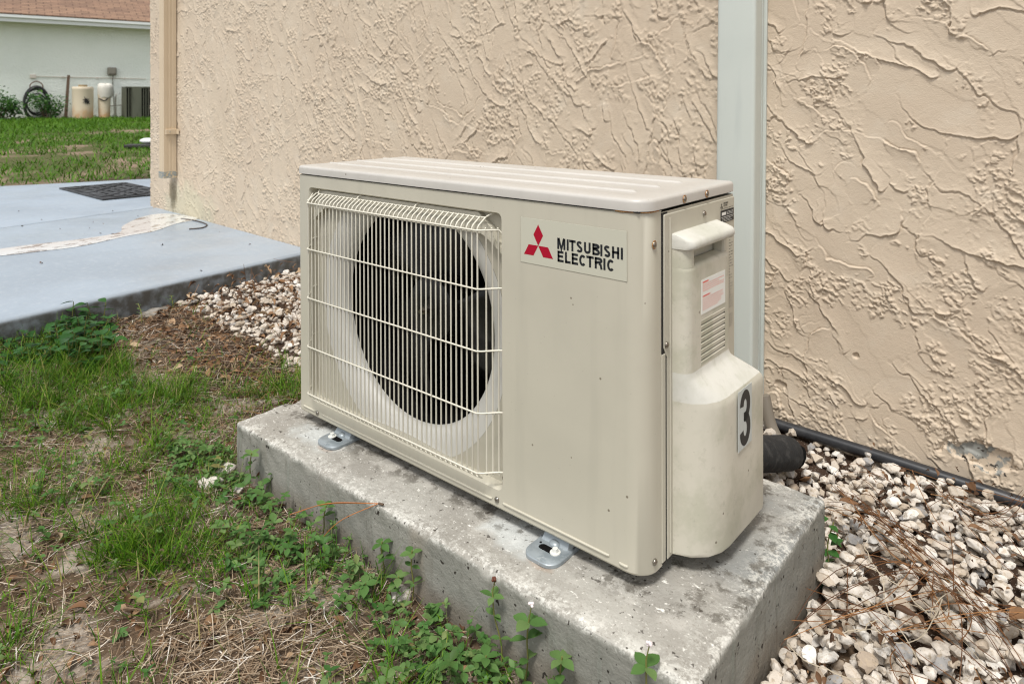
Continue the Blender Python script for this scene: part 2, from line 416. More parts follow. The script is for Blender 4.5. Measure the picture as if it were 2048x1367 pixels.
br = MB().box((.036, -.030, .25), (.012, .060, .028), bevel=.002).box((.052, -.003, .25), (.030, .004, .028), bevel=.001).build('strap', beige_metal, dsp)
MB().ball((.0425, -.04, .25), .004, (.5, 1, 1)).build('screw', band_mat, br)

# ------------------------------------------------------------------ white line-set cover
m = Mat('white_pvc', srgb(192, 197, 190), .38); m.mix(m.rng(m.noise(3, 5), .45, .75, 0, .6), srgb(181, 187, 180)); m.mix(m.rng(m.noise(5, 4, stretch=(6, 6, .5)), .55, .75, 0, .35), srgb(166, 173, 170)); pvc = m.m
cx = .5895; lc = tag(empty('line_cover', (cx, wall_y(cx)-.004, -.02), (0, 0, math.atan(WK))), 'tall white plastic pipe cover running up the stucco wall behind the unit', 'pipe cover')
pr = [(-.047, 0), (-.047, -.050)] + arc(-.039, -.050, .008, 180, 270, 4)[1:] + arc(.039, -.050, .008, 270, 360, 4) + [(.047, -.018), (.0452, -.0175), (.0452, -.0160), (.0475, -.0155), (.0475, 0)]
MB().loft([[(x, y, -.06) for x, y in pr], [(x, y, 2.3) for x, y in pr]], cap0=True, cap1=True).build('cover', pvc, lc, 30)
MB().box((0, -.002, 1.12), (.107, .008, 2.36), bevel=.0015).build('base_channel', pvc, lc)
# ================================================================== PAD AND UNIT
def rounded_box(x0, x1, y0, y1, z0, z1, r, h=.006):
    """surface grid of a box with rough rounded edges: lists of vertex grids"""
    out = []
    def side(u, v, f):
        U, V_ = np.meshgrid(u, v); out.append((f(U, V_), len(u), len(v)))
    def ax(a, b): return np.concatenate([a+np.linspace(0, .03, 12), np.arange(a+.03+h, b-.03-h*.5, h), b-np.linspace(.03, 0, 12)])
    ux, uy, uz = ax(x0, x1), ax(y0, y1), ax(z0, z1)
    side(ux, uy, lambda U, W: np.stack([U, W, U*0+z1], -1))
    side(ux, uz, lambda U, W: np.stack([U, U*0+y0, W], -1)); side(ux[::-1], uz, lambda U, W: np.stack([U, U*0+y1, W], -1))
    side(uy, uz, lambda U, W: np.stack([U*0+x1, U, W], -1)); side(uy[::-1], uz, lambda U, W: np.stack([U*0+x0, U, W], -1))
    VV, FF, o = [], [], 0
    for P, nu, nv in out:
        P = P.reshape(-1, 3)
        rr = r*(.35+1.3*fbm(P[:, 0]*22+P[:, 2]*9+7, P[:, 1]*22-P[:, 2]*7+7, 5)+1.7*sstep(.60, .78, fbm(P[:, 0]*28+7, P[:, 1]*28+7, 6)))
        lo = np.array([x0, y0, z0-.1])[None]+rr[:, None]; hi = np.array([x1, y1, z1])[None]-rr[:, None]
        q = np.clip(P, lo, hi); d = P-q; L = np.linalg.norm(d, axis=1, keepdims=True); L[L == 0] = 1
        n = d/L
        bumpy = .0022*(fbm(P[:, 0]*34+3+P[:, 2]*30, P[:, 1]*34+3+P[:, 2]*26, 9)-.5)+.0018*(fbm(P[:, 0]*110+3+P[:, 2]*90, P[:, 1]*110+3+P[:, 2]*80, 10)-.5)
        VV.append(q+n*(rr+bumpy)[:, None]); FF.append(grid_faces(nu, nv)+o); o += len(P)
    return np.concatenate(VV), np.concatenate(FF)
def m_pad():
    m = Mat('pad_concrete', srgb(164, 161, 153), .85, spec=.25)
    m.mix(m.rng(m.noise(6, 5, .6), .38, .66), srgb(144, 140, 132)); m.mix(m.rng(m.noise(19, 5, .65), .52, .72, 0, .7), srgb(180, 176, 168)); m.mix(m.rng(m.noise(190, 3, .7), .57, .68, 0, .6), srgb(124, 118, 108)); m.mix(m.rng(m.noise(150, 3, .7), .60, .69, 0, .8), srgb(216, 213, 205))
    x, y, z = m.axis(0), m.axis(1), m.axis(2)
    # weathered greyer end on the right
    m.mix(m.math('MULTIPLY', m.rng(m.math('ADD', x, m.math('MULTIPLY', m.noise(7), .3)), .92, 1.08), m.rng(m.math('ADD', y, m.math('MULTIPLY', m.noise(5), .3)), .1, .34)), srgb(128, 130, 128))
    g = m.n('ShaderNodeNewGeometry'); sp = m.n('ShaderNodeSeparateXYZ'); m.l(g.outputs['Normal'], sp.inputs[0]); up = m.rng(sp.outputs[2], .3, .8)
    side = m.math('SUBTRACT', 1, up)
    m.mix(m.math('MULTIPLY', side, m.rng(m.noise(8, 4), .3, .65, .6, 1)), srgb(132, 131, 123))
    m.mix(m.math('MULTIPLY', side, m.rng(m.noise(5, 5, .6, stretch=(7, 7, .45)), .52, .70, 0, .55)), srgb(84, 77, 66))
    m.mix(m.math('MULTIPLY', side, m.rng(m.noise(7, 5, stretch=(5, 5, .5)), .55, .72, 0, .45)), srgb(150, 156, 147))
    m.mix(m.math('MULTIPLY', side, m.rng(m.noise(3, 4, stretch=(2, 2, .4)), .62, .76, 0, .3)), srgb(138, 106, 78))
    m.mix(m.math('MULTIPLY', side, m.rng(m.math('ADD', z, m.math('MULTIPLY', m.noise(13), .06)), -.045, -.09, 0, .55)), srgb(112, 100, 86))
    # chalky worn rim, specks and pits
    rim = m.math('MAXIMUM', m.rng(m.math('SUBTRACT', m.math('ABSOLUTE', m.math('SUBTRACT', x, .41)), .50), -.055, 0), m.rng(m.math('SUBTRACT', m.math('ABSOLUTE', m.math('SUBTRACT', y, .152)), .243), -.05, 0))
    rim = m.math('MULTIPLY', rim, m.rng(z, -.034, -.022))
    m.mix(m.math('MULTIPLY', rim, m.rng(m.math('ADD', m.math('MULTIPLY', m.noise(170, 4, .75), .6), m.math('MULTIPLY', m.noise(26, 3), .4)), .45, .60, 0, .8)), srgb(208, 206, 198))
    m.mix(m.math('MULTIPLY', up, m.rng(m.noise(48, 4, .7, stretch=(1, 1.7, 1)), .63, .70)), srgb(222, 220, 212))
    # pale zinc wash round the feet, dark stains by the casing, deepened to paint its contact shadow
    def blob(cx, cy, rx, ry):
        a = m.math('DIVIDE', m.math('SUBTRACT', x, cx), rx); b = m.math('DIVIDE', m.math('SUBTRACT', y, cy), ry)
        return m.rng(m.math('ADD', m.math('SQRT', m.math('ADD', m.math('MULTIPLY', a, a), m.math('MULTIPLY', b, b))), m.math('MULTIPLY', m.math('SUBTRACT', m.noise(22, 4), .5), 1.6)), 1.05, .4, 0, .5)
    for q in ((.10, -.012, .09, .045), (.60, -.005, .085, .05)): m.mix(blob(*q), srgb(206, 211, 210))
    for q in ((.653, -.037, .026, .011), (.140, -.037, .026, .011)): m.mix(m.math('MULTIPLY', blob(*q), .7), srgb(146, 112, 80))
    drip_and_shade = m.math('MULTIPLY', m.rng(y, -.035, .0), m.rng(m.noise(32, 5, .7), .50, .62))
    m.mix(m.math('MULTIPLY', up, m.math('MULTIPLY', drip_and_shade, .7)), srgb(80, 75, 66))
    m.mix(m.math('MULTIPLY', m.rng(m.noise(120, 2, .5), .66, .71), m.rng(m.noise(7, 3), .40, .60, .15, .9)), srgb(60, 54, 48))
    m.mix(m.math('MULTIPLY', side, m.rng(m.noise(75, 2, .5), .67, .71)), srgb(52, 47, 42))
    m.bump(m.noise(230, 3), .5, .0022).bump(m.noise(55, 5), .35, .004)
    return m.m
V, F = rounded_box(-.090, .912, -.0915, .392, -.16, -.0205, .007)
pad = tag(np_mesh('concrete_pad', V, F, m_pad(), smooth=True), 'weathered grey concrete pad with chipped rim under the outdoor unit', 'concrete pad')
pad.rotation_euler = (0, TILT, 0)

# ------------------------------------------------------------------ unit materials
def m_case(name, c, dirt=.25, rough=.42, mould=0):
    m = Mat(name, c, rough)
    m.mix(m.rng(m.noise(5, 5, .6), .40, .70, 0, dirt), tuple(q*.86 for q in c))
    m.mix(m.rng(m.noise(9, 4, stretch=(3.5, 3.5, .25)), .50, .74, 0, dirt*.7), tuple(q*.80 for q in c))
    if mould:
        m.mix(m.rng(m.noise(11, 5, .65), .42, .62, 0, mould), srgb(164, 164, 142)); m.mix(m.rng(m.noise(60, 4, .7), .56, .7, 0, mould*.5), srgb(140, 138, 118))
    m.mix(m.rng(m.voro(26), .055, .035, 0, .8), srgb(96, 84, 68)); m.mix(m.rng(m.voro(67), .06, .035, 0, .35), srgb(120, 110, 94))
    m.bump(m.noise(700, 1), .05, .0004).bump(m.noise(4.5, 2), .35, .004)
    return m.m
CASE = srgb(186, 181, 165)
case = m_case('ivory_enamel', CASE, .42); grille_mat = m_case('cream_wire_coating', srgb(208, 203, 188), .3, .4)
lid_mat = m_case('dusty_ivory_enamel', srgb(188, 184, 177), .4, .36)
cover_mat = m_case('aged_ivory_plastic', srgb(198, 193, 178), .3, .55, .5)
ledge_mat = m_case('chalky_plastic', srgb(206, 204, 195), .35, .7, .35)
flare_mat = Mat('white_plastic', srgb(198, 196, 189), .5).m
dark = Mat('black_interior', (.004, .004, .004), .8, spec=.1).m
m = Mat('dark_grey_plastic', (.005, .005, .005), .35); m.mix(m.rng(m.noise(30, 4), .5, .7, 0, .6), (.009, .009, .009)); fan_mat = m.m
gap_backing = Mat('black_gap', (.012, .011, .01), .8).m
m = Mat('steel_screw', srgb(150, 146, 138), .28, metal=1); m.mix(m.rng(m.noise(400, 2), .5, .7, 0, .6), srgb(120, 84, 54)); steel = m.m
m = Mat('rust', srgb(150, 96, 44), .8); m.mix(m.rng(m.noise(500, 3), .4, .6), srgb(186, 140, 84)); rust = m.m
m = Mat('zinc_plate', srgb(152, 160, 164), .38, metal=.3); m.mix(m.rng(m.noise(26, 4), .45, .65), srgb(128, 137, 142)); m.mix(m.rng(m.noise(90, 4), .6, .72, 0, .6), srgb(178, 184, 186)); zinc = m.m
m = Mat('bright_zinc', srgb(216, 216, 210), .45, metal=.1); bolt_mat = m.m
unit = tag(empty('outdoor_unit', (0, 0, 0), (0, TILT, 0)), 'ivory heat pump outdoor unit with wire fan grille on a concrete pad', 'air conditioner')
CX, CZ, RO, RI = .307, .2475, .243, .196        # fan opening
W, D, ZS = .8, .285, .4828

# front panel: flat face with the grille recess, rolled right corner and bottom flange
bm = bmesh.new()
rec = arc(.0500, .0440, .012, 180, 270, 4) + arc(.5405, .0410, .012, 270, 360, 4) + arc(.5415, .4490, .010, 0, 90, 4) + arc(.0450, .4490, .010, 90, 180, 4)
rec = [(a[0]+(b[0]-a[0])*k/m_, a[1]+(b[1]-a[1])*k/m_) for a, b in zip(rec, rec[1:]+rec[:1]) for m_ in [max(1, int(math.dist(a, b)/.012))] for k in range(m_)]
def rloop(inset, y):
    out = []
    for x, z in rec:
        cx_, cz_ = (.036+.5525)/2, (.030+.4595)/2
        out.append(bm.verts.new((x-math.copysign(min(inset, abs(x-cx_)), x-cx_), y, z-math.copysign(min(inset, abs(z-cz_)), z-cz_))))
    return out
outer = [bm.verts.new((x, 0, z)) for x, z in [(.006, .0035), (.3, .0035), (.55, .0035), (.77, .0035), (.77, .15), (.77, .32), (.77, .4812), (.55, .4812), (.3, .4812), (.006, .4812), (.006, .32), (.006, .15)]]
l0 = rloop(0, 0); 
def close(l): return [bm.edges.new((l[i], l[(i+1) % len(l)])) for i in range(len(l))]
ee = close(outer)+close(l0); bmesh.ops.triangle_fill(bm, edges=ee, use_beauty=True, normal=(0, -1, 0))
prev = l0
for ins, y in ((.0006, .0008), (.0018, .0022), (.0032, .0060), (.0040, .0150)):
    cur = rloop(ins, y)
    for i in range(len(cur)): bm.faces.new((prev[i], prev[(i+1) % len(cur)], cur[(i+1) % len(cur)], cur[i]))
    prev = cur
def fy(r): u = min(1, max(0, (RO-r)/(RO-RI))); return .0165+.028*(1-math.sqrt(max(0, 1-u*u)))
angs = [(math.atan2(v.co.z-CZ, v.co.x-CX), math.hypot(v.co.x-CX, v.co.z-CZ)) for v in prev]
for v, (a, r) in zip(prev, angs): v.co.y = fy(r)
circ = [bm.verts.new((CX+min(r*.996, RO)*math.cos(a), fy(min(r*.996, RO)), CZ+min(r*.996, RO)*math.sin(a))) for a, r in angs]
for i in range(len(prev)): j = (i+1) % len(prev); bm.faces.new((prev[i], prev[j], circ[j], circ[i]))
# edges: left fold, rolled right corner, top and bottom returns
def strip(a, b):
    for i in range(len(a)-1): bm.faces.new((a[i], a[i+1], b[i+1], b[i]))
zl = [.0035, .15, .32, .4812]
cols = [[bm.verts.get if False else None]]
def col(x, y): return [bm.verts.new((x, y, z)) for z in zl]
rights = [[outer[3], outer[4], outer[5], outer[6]]]+[col(x, y) for x, y in arc(.770, .030, .030, 270, 360, 8)[1:]]+[col(.8, .0435)]
for a, b in zip(rights, rights[1:]): strip(a, b)
lefts = [[outer[0], outer[11], outer[10], outer[9]]]+[col(x, y) for x, y in arc(.006, .006, .006, 270, 180, 4)[1:]]+[col(0, .05)]
for a, b in zip(lefts, lefts[1:]): strip(a, b)
bot = [lefts[k][0] for k in range(len(lefts)-1, -1, -1)]+outer[1:3]+[r[0] for r in rights]
b2 = [bm.verts.new((v.co.x, v.co.y+.0025, 0)) for v in bot]; strip(bot, b2)
b3 = [bm.verts.new((min(max(v.co.x, .012), .788), max(v.co.y+.010, .0125), .0005)) for v in b2]; strip(b2, b3)
top = [lefts[k][3] for k in range(len(lefts)-1, -1, -1)]+[outer[8], outer[7]]+[r[3] for r in rights]
t2 = [bm.verts.new((v.co.x, v.co.y+.0018, .4826)) for v in top]; strip(top, t2)
bmesh.ops.recalc_face_normals(bm, faces=bm.faces)
mb = MB(); mb.bm.free(); mb.bm = bm
front = mb.build('front_panel', case, unit, 32)
# pressed beads along the bottom edge
for x0, x1, z in ((.015, .055, .0118), (.078, .530, .0118), (.553, .744, .0128), (.7605, .773, .0098)):
    n = MB().tube([(x0, .0006, z), (x0+.003, -.0004, z), (x1-.003, -.0004, z), (x1, .0006, z)], .0019, 8).build('bead', case, front, 60)
# top lip inside the recess, with clipped corners
lip = MB()
pts = [(.066, .4505), (.0855, .4545), (.497, .4545), (.523, .4350), (.536, .414), (.548, .404), (.548, .395), (.522, .413), (.505, .4215), (.085, .4215), (.060, .405), (.046, .392), (.046, .402), (.055, .425)]
lip.loft([[(x, .0165, z) for x, z in pts], [(x, .004 if z < .447 else .0062, z) for x, z in pts]], cap1=True)
lip.build('guard_lip', case, front)
rings = []
for q in (0, .12, .26, .40, .54, .66, .77, .86, .93, .97, .99, 1.0):
    rings.append([(CX+(r1+(RI-r1)*q)*math.cos(a), fy(r1+(RI-r1)*q)-(.0004 if q < .01 else 0), CZ+(r1+(RI-r1)*q)*math.sin(a)) for a, r in angs for r1 in [min(r*.997, RO)]])
rings.append([(CX+RI*math.cos(a), .0490, CZ+RI*math.sin(a)) for a, r in angs])
MB().loft(rings).build('fan_shroud', flare_mat, unit, 60)
MB().box((CX, .245, CZ), (.50, .07, .45)).build('coil', dark, unit)
MB().loft([[(CX+f*math.cos(2*math.pi*k/48), y, CZ+g*math.sin(2*math.pi*k/48)) for k in range(48)] for f, g, y in ((RI+.001, RI+.001, .0485), (.260, .225, .0500), (.275, .228, .07), (.275, .228, .212))]).build('air_chamber', dark, unit)
# fan
fan = link('fan', MB().loft([[(CX+r*math.cos(2*math.pi*k/40), y, CZ+r*math.sin(2*math.pi*k/40)) for k in range(40)] for r, y in [(.060, .150), (.060, .088), (.057, .080), (.050, .077), (.022, .076), (.020, .070)]], cap1=True).mesh('fan', 40), fan_mat, unit)
for b in range(3):
    rr = []; th0 = R(100+120*b)
    for i in range(9):
        r = .052+(.186-.052)*i/8; row = []
        for k in range(11):
            a = th0+R(-48+88*k/10)+R(24)*(i/8)**1.5*(1 if k < 5 else .4); tw = (.5-k/10)*.046*(1-.25*i/8)
            rk = r*(1-.04*max(0, (k/10-.5))) if i == 8 else r
            row.append((CX+rk*math.cos(a), .110+tw-.012*math.sin(math.pi*i/8)*.5, CZ+rk*math.sin(a)))
        rr.append(row)
    bl = MB(); bl.loft(rr, closed=False); 
    o = bl.build('fan_blade', fan_mat, fan, 60); sol = o.modifiers.new('thickness', 'SOLIDIFY'); sol.thickness = .003
nut = MB().cyl((CX, .070, CZ), (CX, .060, CZ), .0072, n=6).cyl((CX, .060, CZ), (CX, .052, CZ), .0036, n=10).build('nut', steel, fan)
MB().box((.47, .19, CZ), (.020, .02, .40)).box((.445, .178, .272), (.02, .012, .016)).build('motor_bracket', zinc, unit)

# wire grille
gr = MB(); WR = .00142
ZT, YB = .4335, -.0200
def rail(z, yb=-.0231, x0=.0645, x1=.5190):
    return [(.0355, .006, z+.001), (.0385, .002, z+.0005), (.058, -.0178, z), (x0, yb, z), (x1, yb, z), (.5255, -.0185, z), (.5455, .0005, z+.0008), (.5520, .0035, z+.0012)]
for z in (.3415, .2455, .1495, .0570): gr.tube(rail(z), WR, 8)
gr.tube([(.043, .0045, .446)]+rail(ZT-.0015)[2:6]+[(.5455, .0005, ZT-.001), (.5500, .006, .424)], WR, 8)
gr.tube([(.062, .010, .4575), (.066, .0035, .4520), (.0655, .0010, .4490), (.072, .0003, .4478), (.505, .0003, .4478), (.517, .0010, .4485), (.523, .0040, .4530), (.528, .0100, .4560)], WR, 8)
gr.tube([(.067, -.0125, .0455), (.516, -.0125, .0455)], WR, 8)
for x in (.190, .350): gr.tube([(x, .0003, .4478), (x+.004, .004, .4540), (x+.006, .0115, .4562)], WR, 8)
for z in (.355, .258, .162, .0705): gr.tube([(.0385, .002, z-.013), (.0395, .004, z-.002), (.0400, .009, z+.001), (.0400, .016, z+.001)], WR*.9, 6)
gr.tube([(.5500, .0035, .0582), (.5510, .0040, .0530), (.5505, .0080, .0440), (.5440, .0090, .0400)], WR, 8)
grille = gr.build('wire_grille', grille_mat, unit, 70)
wire = MB().tube([(0, -.0010, .4492), (0, -.0165, .4390), (0, YB-.0010+.0012, .4345), (0, YB, .4300), (0, YB, .0540), (0, -.0170, .0490), (0, -.0110, .0450)], WR, 8).mesh('wire', 70)
for i in range(40): link('wire', wire, grille_mat, grille).location.x = .0640+.011675*i
sw = MB().tube([(0, -.0015, .4355), (0, 0, .4330), (0, 0, .058), (0, .0005, .0535)], WR, 8).mesh('wire', 70)
for x, y in ((.5305, -.0125), (.5375, -.0058), (.5445, .0005), (.0520, -.0125), (.0448, -.0058), (.0385, .0005)):
    link('wire', sw, grille_mat, grille).location = (x, y, 0)

# side panels, base, back
MB().box((.0012, .155, .2412), (.0024, .26, .4790)).build('left_panel', case, unit)
MB().box((.4, .2835, .2412), (.796, .003, .478)).build('back_panel', case, unit)
MB().box((.4, .15, .006), (.785, .262, .010)).build('base_tray', case, unit)
sp = MB().box((.79945, .1645, .2435), (.0012, .2395, .4730))
sp.build('side_panel', case, unit)
MB().box((.8002, .0520, .2410), (.0010, .0160, .4760)).build('gap_backing', gap_backing, unit)  # black strip that fills the panel gap and darkens the seam
# the front panel's own return flange, wider below the jog
MB().box((.8004, .0484, .1455), (.0020, .0096, .2830), bevel=.0005, seg=1).build('corner_strip', case, unit)

# lid
lid = MB()
def lid_ring(i, z):
    x0, x1, y0, y1 = -.001+i, .8025-i, -.0022+i, .2865-i
    r = max(.030-i, .004); q = max(.008-i, .002)
    return [(x, y, z) for x, y in arc(x1-r, y0+r, r, 270, 360, 8)+arc(x1-q, y1-q, q, 0, 90, 4)+arc(x0+q, y1-q, q, 90, 180, 4)+arc(x0+q, y0+q, q, 180, 270, 4)]
lid.loft([lid_ring(.004, .4844)]+[lid_ring(.0, .4848)]+[lid_ring(i, z) for i, z in ((0, .4955), (.0004, .4975), (.0016, .4993), (.0036, .5005), (.0065, .5012), (.022, .5018), (.040, .5018))]+[lid_ring(.0445, .5008)], cap0=True, cap1=True)
lid_o = lid.build('lid', lid_mat, unit, 35)
for y in (.0700, .1400, .2120):
    n = MB()
    n.loft([[(.012+.0, y-.0045, .5006), (.012, y-.002, .5032), (.012, y+.002, .5032), (.012, y+.0045, .5006)], [(.742, y-.0045, .5006), (.742, y-.002, .5032), (.742, y+.002, .5032), (.742, y+.0045, .5006)], [(.748, y-.003, .5004), (.748, y-.001, .5006), (.748, y+.001, .5006), (.748, y+.003, .5004)]], closed=False)
    n.build('rib', lid_mat, lid_o, 60)
MB().box((.4, .005, .4836), (.78, .006, .0014)).box((.796, .16, .4836), (.006, .24, .0014)).build('lid_seam', gap_backing, unit)
MB().tube(spline([(.755, -.0004, .4833), (.772, -.0004, .4833), (.790, .0070, .4833), (.7995, .018, .4833), (.8004, .036, .4833)], 4), .0008, 6).build('rust_line', rust, unit)

# service plate and its moulded cover
sv = MB()
prof = [(.2835, .0035), (.0572, .0035), (.0572, .2800), (.0480, .2950), (.0480, .4745), (.0500, .4765), (.2835, .4765)]
sv.loft([[(x, y+(i if y < .1 else 0), z-(i if z > .4 else -i if z < .1 else 0)) for y, z in prof] for x, i in ((.7998, 0), (.8016, 0), (.8024, .0009))], cap0=True, cap1=True)
plate = sv.build('service_plate', case, unit, 30)
MB().tube([(.8026, .0640, .010), (.8026, .0640, .470)], .0014, 6).build('pressed_rib', case, plate, 60)
def upper(d, r=.016, y0=.0705, y1=.2150):
    x = .802+d
    return [(.8015, y0)]+[(.802+max(d-r, 0), y0+.0015)]+[(x-r+r*math.sin(R(a)), y0+.0015+r-r*math.cos(R(a))) for a in (22, 45, 68, 90)]+[(x, .1120), (x, .1930)]+[(x-r*.6+r*.6*math.cos(R(a)), y1-r*.6+r*.6*math.sin(R(a))) for a in (0, 30, 60, 90)]+[(.802+max(d-r*1.1, 0), y1+.0012), (.8015, y1+.0015)]
def lower(d, y0=.0712, y1=.2580, r=.05):
    x = .802+d
    return [(.8015, y0)]+[(.8060, y0+.0016)]+[(x-d*.93+d*.93*math.sin(R(a)), y0+.002+r*1.25*(1-math.cos(R(a)))) for a in (24, 48, 70, 90)]+[(x, .150), (x+.001, .205)]+[(x+.001-.004+.004*math.cos(R(a)), y1-.004+.004*math.sin(R(a))) for a in (0, 30, 60, 90)]+[(.806, y1+.0004), (.8015, y1+.0005)]
def mixr(a, b, t): return [(p[0]*(1-t)+q[0]*t, p[1]*(1-t)+q[1]*t) for p, q in zip(a, b)]
def lv(p, z, slope=0): return [(x, y, z-slope*(x-.8015)) for x, y in p]
U0 = upper(.0235)
L0 = lower(.0570)
cv = MB()
rings = [lv(lower(.050), .0040, -.02), lv(lower(.0555), .0045, -.03), lv(L0, .0085, -.04), lv(L0, .10), lv(L0, .195, .0), lv(L0, .2060), lv(mixr(L0, U0, .03), .2110), lv(mixr(L0, U0, .10), .2160)]
cv.loft(rings, cap0=True)
cover = cv.build('service_cover', cover_mat, plate, 50)
lg = MB(); lg.loft([lv(mixr(L0, U0, t), z) for t, z in ((.10, .2160), (.25, .2220), (.5, .2310), (.75, .2400), (.90, .2455), (.97, .2500), (1, .2560))])
lg.build('cover_ledge', ledge_mat, plate, 60)
ub = MB()
zz = [.2560, .2585, .3220, .3300, .3950, .4000]
nU = len(U0); k6 = 6
ub.loft([lv(U0, z) for z in zz]+[lv(upper(.0215), .4028), lv(upper(.017), .4036), lv(upper(.004), .4050)], closed=True, skip=lambda i, k: i == 1 and k == k6)
ub.build('cover_body', cover_mat, plate, 45)
MB().box((.806, .1525, .2900), (.004, .092, .07)).build('vent_backing', dark, plate)
slat = MB().box((0, 0, 0), (.0050, .0810, .0066), rot=(0, .12, 0), bevel=.0006, seg=1).mesh('vent_slat')
nsl = 8
for i in range(nsl):
    o = link('vent_slat', slat, cover_mat, plate); o.location = (.8232, .1525, .2610+i*.0083)
for i in range(26):
    if i == 0: tooth = MB().box((0, 0, 0), (.003, .0011, .043)).mesh('vent_tooth')
    link('vent_tooth', tooth, cover_mat, plate).location = (.8190, .114+i*.00312, .2985)
# grab handle above the pocket
hd = MB()
def hnd(d, z, y0=.0700, y1=.2165, slope=0): return lv(upper(d, r=.012, y0=y0, y1=y1), z, slope)
hd.loft([hnd(.010, .4270), hnd(.0290, .4270), hnd(.0312, .4290), hnd(.0318, .4325), hnd(.0312, .4400, slope=.1), hnd(.0285, .4440, slope=.14), hnd(.020, .4462, slope=.14), hnd(.004, .4478)], cap0=True, cap1=True)
hd.build('handle', ledge_mat, plate, 50)
MB().loft([[(x, y, z) for x, y in U0[:6]+[(U0[6][0], .0900), (.8015, .0900)]] for z in (.4010, .4300)], cap0=True, cap1=True).build('handle_post', cover_mat, plate, 40)
MB().box((.8115, .2075, .4150), (.0200, .0140, .0280), bevel=.004).build('handle_post', cover_mat, plate)

# ------------------------------------------------------------------ screws, feet
scr = MB().ball((0, 0, 0), .0046, (.62, 1, 1), 12, 8).mesh('screw', 60)
rr_ = MB().cyl((-.0002, 0, 0), (.0004, 0, 0), .0057, n=16).mesh('rust_ring')
def screw(loc, facing, rusty=False):
    o = link('screw', scr, steel, unit); o.location = loc
    if facing == 'front': o.rotation_euler.z = -math.pi/2
    if rusty: link('rust_ring', rr_, rust, o)
for x, z in ((.0624, .0098), (.5405, .0136)): screw((x, -.0004, z), 'front')
screw((.5470, .0105, .0445), 'front')
for y, z, ru in ((.1071, .4915, True), (.1809, .4912, True)): screw((.8032, y, z), 'side', ru)
screw((.8004, .0245, .4394), 'side', True); screw((.8004, .0245, .0155), 'side'); screw((.8030, .1722, .4622), 'side'); screw((.8030, .0535, .2985), 'side')

def foot(x):
    f = MB(); outl = arc(-.012, -.020, .022, 180, 270, 6)+arc(.012, -.020, .022, 270, 360, 6)
    outl = [(a, b) for a, b in outl]+[(.034, .014), (.034, .05), (-.034, .05), (-.034, .014)]
    bm_ = f.bm
    bolt_slot = arc(-.013, -.010, .0068, 90, 270, 6)+arc(.013, -.010, .0068, -90, 90, 6)
    lo = [bm_.verts.new((a, b, .0)) for a, b in outl]; hi = [bm_.verts.new((a*.955, b*.97, .0055)) for a, b in outl]
    md = [bm_.verts.new((a, b, .0042)) for a, b in outl]
    n = len(outl)
    for A, B in ((lo, md), (md, hi)):
        for i in range(n): bm_.faces.new((A[i], A[(i+1) % n], B[(i+1) % n], B[i]))
    sl = [bm_.verts.new((a, b, .0055)) for a, b in bolt_slot]; sb = [bm_.verts.new((a, b, .0012)) for a, b in bolt_slot]
    es = [bm_.edges.get((hi[i], hi[(i+1) % n])) for i in range(n)]+[bm_.edges.new((sl[i], sl[(i+1) % len(sl)])) for i in range(len(sl))]
    bmesh.ops.triangle_fill(bm_, edges=es, normal=(0, 0, 1))
    for i in range(len(sl)): bm_.faces.new((sl[i], sl[(i+1) % len(sl)], sb[(i+1) % len(sb)], sb[i]))
    bm_.faces.new(sb)
    # sloping web that rises under the casing
    f.loft([[(-.027, .004, .0050), (.027, .004, .0050), (.030, .012, .0050), (-.030, .012, .0050)], [(-.026, .010, .0120), (.026, .010, .0120), (.030, .030, .0120), (-.030, .030, .0120)], [(-.025, .017, .0196), (.025, .017, .0196), (.030, .06, .0196), (-.030, .06, .0196)]], cap1=True)
    f.ball((0, .006, .006), .011, (1, .8, .5), 12, 8)
    o = f.build('foot', zinc, unit, 40); o.location = (x, 0, -.0198); o.scale = (.86, .92, 1)
    MB().loft([[(a*.93, b_*.93-.0007, z) for a, b_ in bolt_slot] for z in (.0050, .0057)], cap1=True).build('slot_shade', dark, o)  # dark sheet over the recess, its shade put in as colour
    b = MB().cyl((.0135, -.010, .0056), (.0135, -.010, .0070), .0088, n=20).cyl((.0135, -.010, .0070), (.0135, -.010, .0122), .0048, n=6).build('bolt', bolt_mat, o)
    MB().cyl((-.022, -.004, .0056), (-.022, -.004, .0058), .0022, n=10).build('hole', dark, o)
    return o
foot(.6480)
fl = foot(.1360)
for ch in fl.children:
    if ch.name.startswith('bolt'): ch.location.x = -.027
for x in (.136, .648):
    MB().box((x, .255, -.010), (.06, .11, .019), bevel=.003).build('rear_foot', zinc, unit)

